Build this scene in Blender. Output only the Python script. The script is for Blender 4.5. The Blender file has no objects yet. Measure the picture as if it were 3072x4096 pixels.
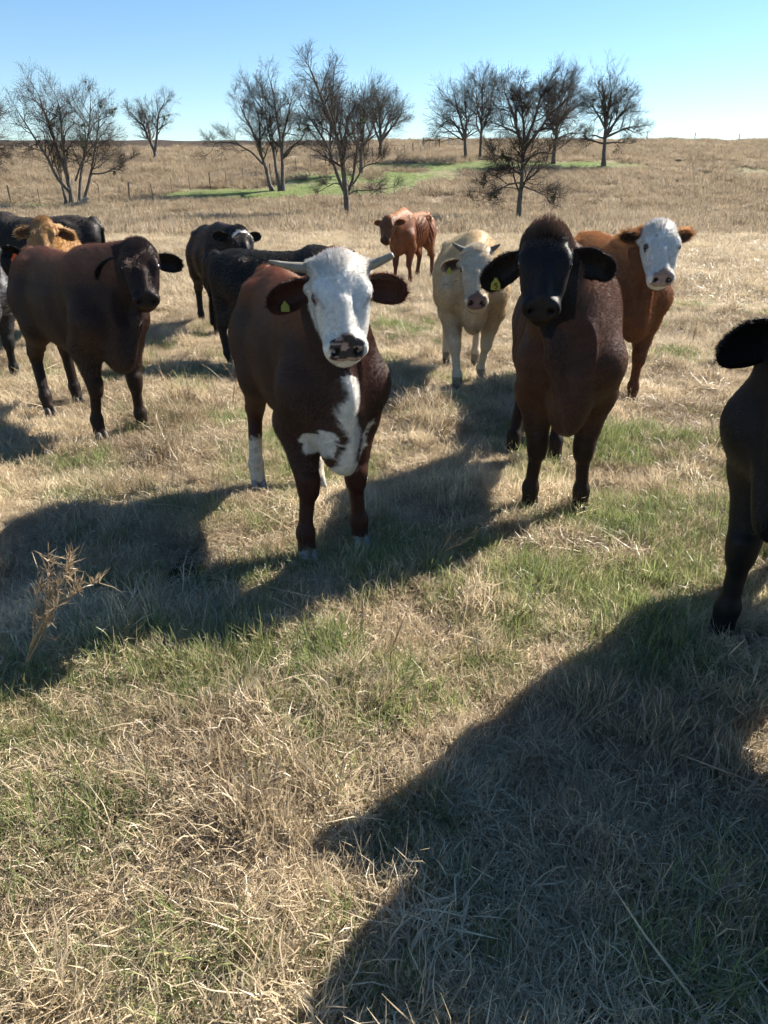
import bpy, math, random
import numpy as np
from mathutils import Vector, Matrix

# ------------------------------------------------------------------ camera, sky, sun, exposure
scene = bpy.context.scene
COL = scene.collection
R = math.radians
cam_d = bpy.data.cameras.new('camera'); cam = bpy.data.objects.new('camera', cam_d); COL.objects.link(cam)
cam_d.sensor_fit = 'VERTICAL'; cam_d.sensor_height = 34.6; cam_d.lens = 24.0
cam_d.clip_start = 0.05; cam_d.clip_end = 3000
cam.location = (0, 0, 1.55); cam.rotation_euler = (R(90 - 23.47), 0, 0)
scene.camera = cam
SUN_AZ = math.atan2(0.83, 0.56)          # measured from +Y (view direction) towards +X
SUN_EL = R(38)
world = bpy.data.worlds.new('World'); scene.world = world; world.use_nodes = True
wn = world.node_tree.nodes; wl = world.node_tree.links
sky = wn.new('ShaderNodeTexSky'); sky.sky_type = 'NISHITA'; sky.sun_disc = False
sky.sun_elevation = SUN_EL; sky.sun_rotation = SUN_AZ
sky.air_density = 1.0; sky.dust_density = 0.0; sky.ozone_density = 1.6
bg = wn['Background']; bg.inputs[1].default_value = 0.056
hsv = wn.new('ShaderNodeHueSaturation'); hsv.inputs['Saturation'].default_value = 1.2
wl.new(sky.outputs[0], hsv.inputs['Color']); wl.new(hsv.outputs[0], bg.inputs[0])
sun_d = bpy.data.lights.new('sun', 'SUN'); sun = bpy.data.objects.new('sun', sun_d); COL.objects.link(sun)
sun_d.energy = 5.0; sun_d.angle = R(0.53); sun_d.color = (1.0, 0.93, 0.82)
S = Vector((math.sin(SUN_AZ) * math.cos(SUN_EL), math.cos(SUN_AZ) * math.cos(SUN_EL), math.sin(SUN_EL)))
sun.rotation_euler = S.to_track_quat('Z', 'Y').to_euler()
vs = scene.view_settings
vs.view_transform = 'Standard'; vs.look = 'None'; vs.gamma = 1.0; vs.use_curve_mapping = False; vs.exposure = 1.62
scene.cycles.max_bounces = 5; scene.cycles.diffuse_bounces = 2; scene.cycles.glossy_bounces = 2
scene.cycles.transmission_bounces = 4; scene.cycles.transparent_max_bounces = 6
scene.cycles.use_denoising = True; scene.cycles.use_adaptive_sampling = True; scene.cycles.adaptive_threshold = .035; scene.cycles.adaptive_min_samples = 16

rng = np.random.default_rng(7)

# ------------------------------------------------------------------ small helpers
def link(o, parent=None):
    COL.objects.link(o)
    if parent is not None: o.parent = parent
    return o
def mesh_obj(name, verts, faces, mat=None, parent=None, smooth=False, cols=None):
    me = bpy.data.meshes.new(name)
    me.from_pydata(np.asarray(verts, dtype=float).tolist(), [], [list(map(int, f)) for f in faces])
    return finish(me, name, mat, parent, smooth, cols)
def fast_mesh(name, verts, faces, mat=None, parent=None, smooth=False, cols=None):
    """faces: (N,3) or (N,4) int array, or a list of such arrays"""
    if not isinstance(faces, list): faces = [faces]
    faces = [f for f in faces if len(f)]
    me = bpy.data.meshes.new(name)
    nl = sum(f.size for f in faces); nf = sum(len(f) for f in faces)
    me.vertices.add(len(verts)); me.vertices.foreach_set('co', np.asarray(verts, np.float32).ravel())
    me.loops.add(nl); me.loops.foreach_set('vertex_index', np.concatenate([f.ravel() for f in faces]).astype(np.int32))
    me.polygons.add(nf)
    st = []; o = 0
    for f in faces:
        st.append(o + np.arange(len(f)) * f.shape[1]); o += f.size
    me.polygons.foreach_set('loop_start', np.concatenate(st).astype(np.int32))
    me.update(calc_edges=True); me.validate()
    return finish(me, name, mat, parent, smooth, cols)
def finish(me, name, mat, parent, smooth, cols):
    if cols is not None:
        c = np.ones((len(me.vertices), 4), np.float32); c[:, :3] = cols
        a = me.color_attributes.new('Col', 'FLOAT_COLOR', 'POINT'); a.data.foreach_set('color', c.ravel())
    if smooth: me.polygons.foreach_set('use_smooth', np.ones(len(me.polygons), bool))
    if mat is not None: me.materials.append(mat)
    o = bpy.data.objects.new(name, me)
    return link(o, parent)
def tag(o, label=None, cat=None, group=None, kind=None):
    if label: o['label'] = label
    if cat: o['category'] = cat
    if group: o['group'] = group
    if kind: o['kind'] = kind
    return o
def empty(name, loc, rz=0, scale=1):
    o = bpy.data.objects.new(name, None); o.empty_display_size = .1
    o.location = loc; o.rotation_euler = (0, 0, rz); o.scale = (scale,) * 3
    return link(o)
def unit(v):
    v = np.asarray(v, float); return v / max(1e-9, np.linalg.norm(v))
def hash2(ix, iy, seed):
    n = (ix.astype(np.int64) * 374761393 + iy.astype(np.int64) * 668265263 + seed * 1442695041) & 0x7fffffff
    n = ((n ^ (n >> 13)) * 1274126177) & 0x7fffffff
    return ((n ^ (n >> 16)) & 0xffff) / 65535.0
def vnoise(x, y, seed=0):
    ix = np.floor(x); iy = np.floor(y); fx = x - ix; fy = y - iy
    fx = fx * fx * (3 - 2 * fx); fy = fy * fy * (3 - 2 * fy)
    a = hash2(ix, iy, seed); b = hash2(ix + 1, iy, seed); c = hash2(ix, iy + 1, seed); d = hash2(ix + 1, iy + 1, seed)
    return (a * (1 - fx) + b * fx) * (1 - fy) + (c * (1 - fx) + d * fx) * fy
def fbm(x, y, seed=0, o=3):
    s = 0; a = .5; t = 0
    for i in range(o):
        s = s + a * vnoise(x * 2 ** i, y * 2 ** i, seed + i * 17); t += a; a *= .5
    return s / t
def noise3(p, f, seed=0):
    p = p * f
    return (vnoise(p[:, 0] + 3.1 * p[:, 2], p[:, 1] - 2.3 * p[:, 2], seed) + vnoise(p[:, 1] * 1.3 + 7.7, p[:, 2] * 1.2 + p[:, 0] * .7, seed + 5)) / 2

def new_mat(name):
    m = bpy.data.materials.new(name); m.use_nodes = True
    nt = m.node_tree; b = nt.nodes['Principled BSDF']
    return m, nt, b
def simple_mat(name, col, rough=.6, spec=.3, var=.25, scale=30, bump=0.0, metallic=0):
    m, nt, b = new_mat(name)
    tc = nt.nodes.new('ShaderNodeTexCoord'); nz = nt.nodes.new('ShaderNodeTexNoise')
    nz.inputs['Scale'].default_value = scale; nz.inputs['Detail'].default_value = 5
    nt.links.new(tc.outputs['Object'], nz.inputs['Vector'])
    mx = nt.nodes.new('ShaderNodeMix'); mx.data_type = 'RGBA'
    mx.inputs[6].default_value = [c * (1 - var) for c in col] + [1]
    mx.inputs[7].default_value = [min(1, c * (1 + var)) for c in col] + [1]
    nt.links.new(nz.outputs['Fac'], mx.inputs[0]); nt.links.new(mx.outputs[2], b.inputs['Base Color'])
    b.inputs['Roughness'].default_value = rough; b.inputs['Specular IOR Level'].default_value = spec
    b.inputs['Metallic'].default_value = metallic
    if bump:
        bp = nt.nodes.new('ShaderNodeBump'); bp.inputs['Strength'].default_value = bump; bp.inputs['Distance'].default_value = .02
        nt.links.new(nz.outputs['Fac'], bp.inputs['Height']); nt.links.new(bp.outputs[0], b.inputs['Normal'])
    return m

# ------------------------------------------------------------------ terrain
PY = np.array([-400, 0, 13, 30, 60, 78, 100, 130, 152, 175, 230, 400, 900], float)
PZ = np.array([0, 0, 0, .14, .75, 2.6, 6.0, 9.9, 12.45, 13.9, 14.6, 12, 0], float)
_h = np.diff(PY); _d = np.diff(PZ) / _h; _m = np.zeros(len(PY))
for i in range(1, len(PY) - 1):
    if _d[i - 1] * _d[i] > 0:
        w1 = 2 * _h[i] + _h[i - 1]; w2 = _h[i] + 2 * _h[i - 1]; _m[i] = (w1 + w2) / (w1 / _d[i - 1] + w2 / _d[i])
def profile(y):
    i = np.clip(np.searchsorted(PY, y) - 1, 0, len(PY) - 2); t = (y - PY[i]) / _h[i]
    return (2*t**3 - 3*t**2 + 1) * PZ[i] + (t**3 - 2*t**2 + t) * _h[i] * _m[i] + (-2*t**3 + 3*t**2) * PZ[i+1] + (t**3 - t**2) * _h[i] * _m[i+1]
def ground_z(x, y):
    x = np.asarray(x, float); y = np.asarray(y, float)
    z = profile(y)
    z = z + (fbm(x * 1.5 + 50, y * 1.5 + 50, 3) - .5) * .15 * np.clip((y + 3) / 4, .3, 1)
    z = z + (fbm(x * .22 + 9, y * .22 + 30, 8) - .5) * .5 * np.clip((y - 14) / 30, 0, 1)
    return z
def gz(x, y): return float(ground_z(np.array([x]), np.array([y]))[0])

# where green winter grass grows (world ellipses: x, y, rx, ry, amount) plus noise
GREEN = [(-.75, 2.05, .95, .28, 1.0), (-1.25, 1.75, .5, .35, .7), (.75, 2.7, .8, .35, .9), (1.6, 3.3, .9, .5, .8), (1.5, 4.6, .7, .5, .7),
         (.35, 2.95, .5, .25, .7), (-.75, .95, .45, .3, 1.0), (-.3, .85, .35, .25, .8), (-2.9, 6.6, 1.2, .45, .8), (.15, 9.5, 1.3, .5, .9),
         (3.6, 7.6, 1.3, .45, .9), (-1.05, 1.25, .4, .25, .6), (1.05, 1.95, .35, .3, .6), (-5, 9, 1.5, .6, .6), (.6, 1.15, .5, .2, .5), (2.6, 4.2, .8, .5, .6)]
FARGREEN = [(-13.5, 76.5, 9.5, 4.6, 1.0), (-5, 80, 8, 5.5, .95), (-2, 88, 11, 7.5, .9), (8, 99, 12.5, 6, 1.0), (22, 100.5, 10.5, 4.5, 1.0),
            (5.5, 54.5, 8.5, .9, .9), (-31, 68.5, 7, 2.0, .7), (-22, 71, 6, 2.2, .45), (46, 96, 9, 5, .35), (31, 98, 6, 3, .6), (13, 55, 5, .7, .6)]
def greenness(x, y):
    g = np.zeros_like(x)
    for (a, b, c, d, e) in GREEN + FARGREEN:
        q = ((x - a) / c) ** 2 + ((y - b) / d) ** 2
        g = np.maximum(g, e * np.clip(1.35 - q, 0, 1))
    n = fbm(x * 1.9, y * 1.9, 21)
    near = np.clip((14 - y) / 4, 0, 1)
    g = np.clip(g * (.45 + 1.0 * fbm(x * 2.6, y * 2.6, 77)) * np.where(y > 30, .45 + 1.1 * fbm(x * .5, y * .9, 78), 1) + near * np.clip((n - .49) * 2.2, 0, .5), 0, 1)
    return g

def axis(dense, step, far, ratio):
    a = [0.0]; s = step
    while a[-1] < far:
        if a[-1] > dense: s *= ratio
        a.append(a[-1] + s)
    return np.array(a)
ax_ = axis(4.5, .10, 520, 1.085); gx = np.concatenate([-ax_[:0:-1], ax_])
gy = np.concatenate([-axis(2, .3, 60, 1.3)[:0:-1], axis(8.5, .10, 30, 1.03)])
gy = np.concatenate([gy, np.arange(gy[-1] + 1.0, 180, 1.2), 180 + axis(5, 4, 600, 1.15)[1:]])
XX, YY = np.meshgrid(gx, gy, indexing='ij'); ZZ = ground_z(XX, YY)
nx, ny = XX.shape
idx = np.arange(nx * ny).reshape(nx, ny)
gf = np.stack([idx[:-1, :-1], idx[1:, :-1], idx[1:, 1:], idx[:-1, 1:]], -1).reshape(-1, 4)

m_ground, nt, b = new_mat('pasture')
L = nt.links; N = nt.nodes.new
att = N('ShaderNodeAttribute'); att.attribute_name = 'Col'
tc = N('ShaderNodeTexCoord')
n1 = N('ShaderNodeTexNoise'); n1.inputs['Scale'].default_value = 1.3; n1.inputs['Detail'].default_value = 9; n1.inputs['Roughness'].default_value = .75
n2 = N('ShaderNodeTexNoise'); n2.inputs['Scale'].default_value = 26; n2.inputs['Detail'].default_value = 8; n2.inputs['Roughness'].default_value = .8
L.new(tc.outputs['Object'], n1.inputs['Vector']); L.new(tc.outputs['Object'], n2.inputs['Vector'])
r1 = N('ShaderNodeMapRange'); r1.inputs[1].default_value = .3; r1.inputs[2].default_value = .7; r1.inputs[3].default_value = .55; r1.inputs[4].default_value = 1.35
L.new(n1.outputs['Fac'], r1.inputs[0])
r2 = N('ShaderNodeMapRange'); r2.inputs[1].default_value = .3; r2.inputs[2].default_value = .7; r2.inputs[3].default_value = .5; r2.inputs[4].default_value = 1.45
L.new(n2.outputs['Fac'], r2.inputs[0])
mm = N('ShaderNodeMath'); mm.operation = 'MULTIPLY'; L.new(r1.outputs[0], mm.inputs[0]); L.new(r2.outputs[0], mm.inputs[1])
vm = N('ShaderNodeVectorMath'); vm.operation = 'SCALE'; L.new(att.outputs['Color'], vm.inputs[0]); L.new(mm.outputs[0], vm.inputs['Scale'])
L.new(vm.outputs[0], b.inputs['Base Color']); b.inputs['Roughness'].default_value = .9; b.inputs['Specular IOR Level'].default_value = .1
bp = N('ShaderNodeBump'); bp.inputs['Strength'].default_value = .9; bp.inputs['Distance'].default_value = .12
L.new(mm.outputs[0], bp.inputs['Height']); L.new(bp.outputs[0], b.inputs['Normal'])

fx, fy = XX.ravel(), YY.ravel()
gcol = np.zeros((len(fx), 3)); g = greenness(fx, fy)[:, None]
dry = np.array([.34, .275, .20]); soil = np.array([.115, .085, .055]); grn = np.array([.15, .22, .06]); plough = np.array([.075, .058, .045])
nearw = np.clip((fy - 7) / 16, 0, 1)[:, None]
base = soil * (1 - nearw) + dry * nearw
tone = fbm(fx * .06, fy * .12, 40)[:, None]
base = base * (.78 + .44 * tone) * np.where(tone > .55, np.array([[.96, 1.0, .98]]), np.array([[1.03, 1.0, .95]]))
gcol = base * (1 - g * .9) + grn * (g * .9) * (.5 + .5 * nearw)
farfield = np.clip((fy - (129 + 4 * fbm(fx * .05, fx * 0 + 3, 5))) / 1.5, 0, 1) * np.clip((4 - fx) / 10, 0, 1)
gcol = gcol * (1 - farfield[:, None]) + plough * farfield[:, None]
back = np.clip((fy - 165) / 3, 0, 1)[:, None]
gcol = gcol * (1 - back) + np.array([.07, .085, .045]) * back
ground = fast_mesh('ground', np.stack([fx, fy, ZZ.ravel()], 1), gf, m_ground, smooth=True, cols=gcol)
tag(ground, 'rough dry pasture rising to a ridge', kind='structure')

# ------------------------------------------------------------------ grass (stuff): tufts scattered with geometry nodes
def grass_mat(name, lo, hi, trans, spec=.35):
    m, nt, b = new_mat(name); L = nt.links; N = nt.nodes.new
    a = N('ShaderNodeAttribute'); a.attribute_name = 'Col'
    t = N('ShaderNodeAttribute'); t.attribute_type = 'INSTANCER'; t.attribute_name = 'tint'
    sx = N('ShaderNodeSeparateColor'); L.new(a.outputs['Color'], sx.inputs[0])
    ad = N('ShaderNodeMath'); ad.operation = 'MULTIPLY_ADD'; ad.inputs[1].default_value = .55
    ml = N('ShaderNodeMath'); ml.operation = 'MULTIPLY'; ml.inputs[1].default_value = .45
    L.new(t.outputs['Fac'], ml.inputs[0]); L.new(sx.outputs[0], ad.inputs[0]); L.new(ml.outputs[0], ad.inputs[2])
    cr = N('ShaderNodeValToRGB'); e = cr.color_ramp.elements
    e[0].position = .1; e[0].color = (*lo, 1); e[1].position = .95; e[1].color = (*hi, 1)
    L.new(ad.outputs[0], cr.inputs[0])
    L.new(cr.outputs[0], b.inputs['Base Color']); b.inputs['Roughness'].default_value = .38; b.inputs['Specular IOR Level'].default_value = spec
    tr = N('ShaderNodeBsdfTranslucent'); L.new(cr.outputs[0], tr.inputs['Color'])
    mx = N('ShaderNodeMixShader'); mx.inputs[0].default_value = trans
    L.new(b.outputs[0], mx.inputs[1]); L.new(tr.outputs[0], mx.inputs[2]); L.new(mx.outputs[0], nt.nodes['Material Output'].inputs[0])
    return m
m_dry = grass_mat('dry_straw', (.18, .125, .07), (.83, .695, .485), .42)
m_hill = grass_mat('hill_straw', (.20, .15, .095), (.55, .45, .32), .35, .04)
m_green = grass_mat('green_blade', (.10, .135, .04), (.33, .36, .15), .45)

def make_patch(name, seed, nclump, per, rad, crad, len0, len1, flat, width, mat, K=4, curl=.6, dome=0.):
    """a round piece of sward: clumps of blades, each clump combed its own way; flat = share of clumps that lie over"""
    r = np.random.default_rng(seed); nb = nclump * per
    ca = r.uniform(0, 6.283, nclump); cr_ = rad * np.sqrt(r.uniform(0, 1, nclump)); cx_, cy_ = cr_ * np.cos(ca), cr_ * np.sin(ca)
    comb = r.uniform(0, 6.283, nclump); lying = r.random(nclump) < flat; ch = r.random(nclump); cl = r.uniform(.7, 1.25, nclump)
    k = np.repeat(np.arange(nclump), per)
    root = np.stack([cx_[k] + r.normal(0, crad, nb), cy_[k] + r.normal(0, crad, nb), r.uniform(-.012, .022, nb)], 1)
    root[:, 2] += dome * np.exp(-(root[:, 0] ** 2 + root[:, 1] ** 2) / (.55 * rad) ** 2)
    ln = r.uniform(len0, len1, nb) * cl[k]; az = comb[k] + r.normal(0, .75, nb) + (r.random(nb) < .3) * r.uniform(-3, 3, nb)
    lean = np.where(lying[k], r.uniform(.85, 1.55, nb), r.uniform(.05, .85, nb))
    pts = [root]; d = lean.copy(); a = az.copy()
    for i in range(1, K):
        dv = np.stack([np.sin(d) * np.cos(a), np.sin(d) * np.sin(a), np.cos(d)], 1)
        q = pts[-1] + dv * (ln / (K - 1))[:, None]; q[:, 2] = np.maximum(q[:, 2], .004 + .03 * r.random(nb)); pts.append(q)
        d = np.clip(d + r.normal(.28, .3, nb) * curl, 0, 2.2); a = a + r.normal(0, .7, nb) * curl
    P = np.stack(pts, 1)
    side = np.stack([-np.sin(az), np.cos(az), r.normal(0, .5, nb)], 1); side /= np.linalg.norm(side, axis=1)[:, None]
    w = width * r.uniform(.55, 1.35, nb)
    prof = np.array([.75, 1, .8, .15]) if K == 4 else np.array([.8, 1, .2])
    A = P + side[:, None, :] * (w[:, None] * prof[None])[:, :, None] * .5; B = P - side[:, None, :] * (w[:, None] * prof[None])[:, :, None] * .5
    V = np.stack([A, B], 2).reshape(-1, 3); base = np.arange(nb) * K * 2
    F = np.concatenate([np.stack([base + 2*i, base + 2*i + 1, base + 2*i + 3, base + 2*i + 2], 1) for i in range(K - 1)])
    c = np.repeat(np.clip(r.random(nb) * .7 + ch[k] * .3, 0, 1), K * 2); c = np.stack([c, c, c], 1)
    o = fast_mesh(name, V, F, mat, cols=c); COL.objects.unlink(o); return o
def make_collection(name, objs):
    c = bpy.data.collections.new(name)
    for o in objs: c.objects.link(o)
    return c
def scatter(name, label, pts, rot, scl, idx, tint, coll):
    me = bpy.data.meshes.new(name); n = len(pts)
    me.vertices.add(n); me.vertices.foreach_set('co', np.asarray(pts, np.float32).ravel())
    for an, ty, dat, key in (('rot', 'FLOAT_VECTOR', rot, 'vector'), ('scl', 'FLOAT', scl, 'value'), ('idx', 'INT', idx, 'value'), ('tint', 'FLOAT', tint, 'value')):
        a = me.attributes.new(an, ty, 'POINT'); a.data.foreach_set(key, np.asarray(dat, np.int32 if ty == 'INT' else np.float32).ravel())
    o = link(bpy.data.objects.new(name, me)); tag(o, label, 'grass', kind='stuff')
    ng = bpy.data.node_groups.new(name, 'GeometryNodeTree')
    ng.interface.new_socket('Geometry', in_out='INPUT', socket_type='NodeSocketGeometry'); ng.interface.new_socket('Geometry', in_out='OUTPUT', socket_type='NodeSocketGeometry')
    N = ng.nodes.new; L = ng.links.new
    gi = N('NodeGroupInput'); go = N('NodeGroupOutput'); iop = N('GeometryNodeInstanceOnPoints'); ci = N('GeometryNodeCollectionInfo')
    ci.inputs['Collection'].default_value = coll; ci.inputs['Separate Children'].default_value = True; ci.inputs['Reset Children'].default_value = True
    def na(nm, ty):
        a = N('GeometryNodeInputNamedAttribute'); a.data_type = ty; a.inputs[0].default_value = nm; return a.outputs[0]
    er = N('FunctionNodeEulerToRotation'); L(na('rot', 'FLOAT_VECTOR'), er.inputs[0])
    L(gi.outputs[0], iop.inputs['Points']); L(ci.outputs[0], iop.inputs['Instance']); iop.inputs['Pick Instance'].default_value = True
    L(na('idx', 'INT'), iop.inputs['Instance Index']); L(er.outputs[0], iop.inputs['Rotation']); L(na('scl', 'FLOAT'), iop.inputs['Scale'])
    L(iop.outputs[0], go.inputs[0])
    md = o.modifiers.new('scatter', 'NODES'); md.node_group = ng
    return o
def wedge(n, y0, y1, pad, spread=.62):
    """evenly spread points (R2 sequence) over the ground in front of the camera"""
    W = spread * y1 + pad; frac = (spread * (y0 + y1) / 2 + pad) / W; k = np.arange(int(n / frac) + 1) + rng.integers(9999)
    y = y0 + (y1 - y0) * ((k * .7548776662) % 1); x = W * (2 * ((k * .5698402910) % 1) - 1); q = np.abs(x) < spread * y + pad
    jit = .35 * math.sqrt((y1 - y0) * 2 * W / max(1, n)); x = x + rng.uniform(-jit, jit, len(x)); y = y + rng.uniform(-jit, jit, len(y))
    return np.stack([x[q], y[q]], 1)
def place(bands, idxrange, keep):
    P, Sx = [], []
    for (n, y0, y1, pad, s0, s1) in bands:
        q = wedge(n, y0, y1, pad); k = keep(q[:, 0], q[:, 1]) > rng.random(len(q)); q = q[k]
        P.append(q); Sx.append(rng.uniform(s0, s1, len(q)))
    P = np.concatenate(P); Sx = np.concatenate(Sx); n = len(P)
    z = ground_z(P[:, 0], P[:, 1]); ee = np.clip(Sx * .3, .15, 1.5)
    sxs = (ground_z(P[:, 0] + ee, P[:, 1]) - ground_z(P[:, 0] - ee, P[:, 1])) / (2 * ee); sys_ = (ground_z(P[:, 0], P[:, 1] + ee) - ground_z(P[:, 0], P[:, 1] - ee)) / (2 * ee)
    th_ = rng.uniform(0, 6.283, n); nrm = np.stack([-sxs, -sys_, np.ones(n)], 1); nrm /= np.linalg.norm(nrm, axis=1)[:, None]
    # XYZ euler whose local Z is the terrain normal, spun by th_
    rot = np.array([((Vector(nr).to_track_quat('Z', 'Y').to_matrix()) @ Matrix.Rotation(t, 3, 'Z')).to_euler()[:] for nr, t in zip(nrm, th_)])
    tint = np.clip(fbm(P[:, 0] * 1.3, P[:, 1] * 1.3, 60) * 1.3 - .15 + rng.normal(0, .15, n), 0, 1)
    return np.column_stack([P, z]), rot, Sx, rng.integers(idxrange[0], idxrange[1], n), tint
dry_coll = make_collection('dry_sward', [make_patch(f'dry_sward_{i:02d}', 100 + i, 32, 40, .21, .030, .035, .125, (.85, .95, .75, 1., .85, .55, .9)[i], .0030, m_dry, curl=(1.0, .7, 1.1, .8, 1.2, .7, .9)[i]) for i in range(7)])
clump_coll = make_collection('hay_clump', [make_patch(f'hay_clump_{i:02d}', 400 + i, 28, 34, .15, .028, .04, .135, (.6, .85, .4, .7)[i], .0032, m_dry, curl=(.9, .7, .8, 1.1)[i], dome=(.06, .05, .04, .075)[i]) for i in range(4)])
straw_coll = make_collection('straw', [make_patch(f'straw_{i:02d}', 150 + i, 12, 2, .3, .05, .12, .32, 1.0, .0046, m_dry, curl=.3) for i in range(4)])
nearkeep = lambda x, y: np.clip(1.0 - .5 * greenness(x, y), 0, 1) * (.85 + .15 * (fbm(x * 2.1, y * 2.1, 90) > .4))
scatter('dry_grass', 'matted dry straw coloured grass covering the near pasture',
        *place([(1050, .3, 5, 1.5, .75, 1.15), (2100, 5, 12, 2, .85, 1.25), (4200, 12, 42, 4, 1.8, 2.8)], (0, 7), nearkeep), dry_coll)
scatter('hay_tufts', 'raised matted tufts of dry hay dotted over the near pasture',
        *place([(330, .3, 5, 1.5, .6, 1.3), (700, 5, 13, 2, .8, 1.6)], (0, 4), lambda x, y: np.clip((fbm(x * 1.2, y * 1.2, 71) - .35) * 3.5, 0, 1)), clump_coll)
scatter('loose_straw', 'loose bleached straw stalks lying over the grass',
        *place([(110, .3, 5, 1.5, .8, 1.2), (160, 5, 12, 2, .9, 1.3)], (0, 4), lambda x, y: np.full_like(x, .9)), straw_coll)
far_coll = make_collection('hill_sward', [make_patch(f'hill_sward_{i:02d}', 300 + i, 40, 22, 1.6, .16, .2, .5, .5, .030, m_hill, K=3) for i in range(5)])
farkeep = lambda x, y: np.clip(1 - 1.5 * greenness(x, y), 0, 1) * (1 - np.clip((y - 126) / 3, 0, 1) * np.clip((6 - x) / 10, 0, 1)) * (.5 + .5 * (fbm(x * .25, y * .25, 33) > .42))
scatter('hill_grass', 'dry bunch grass over the rising hillside', *place([(1300, 34, 75, 5, .8, 1.2), (3200, 75, 153, 8, 1.0, 1.5)], (0, 5), farkeep), far_coll)
green_coll = make_collection('green_sward', [make_patch(f'green_sward_{i:02d}', 200 + i, 15, 26, .17, .03, .05, .135, .15, .0032, m_green, curl=.5) for i in range(5)])
gkeep = lambda x, y: np.clip(greenness(x, y) * 1.0, 0, 1)
scatter('green_grass', 'short green winter grass growing in patches through the straw',
        *place([(1500, .3, 5, 1.5, .6, 1.1), (1800, 5, 14, 2, .8, 1.2)], (0, 5), gkeep), green_coll)

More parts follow.
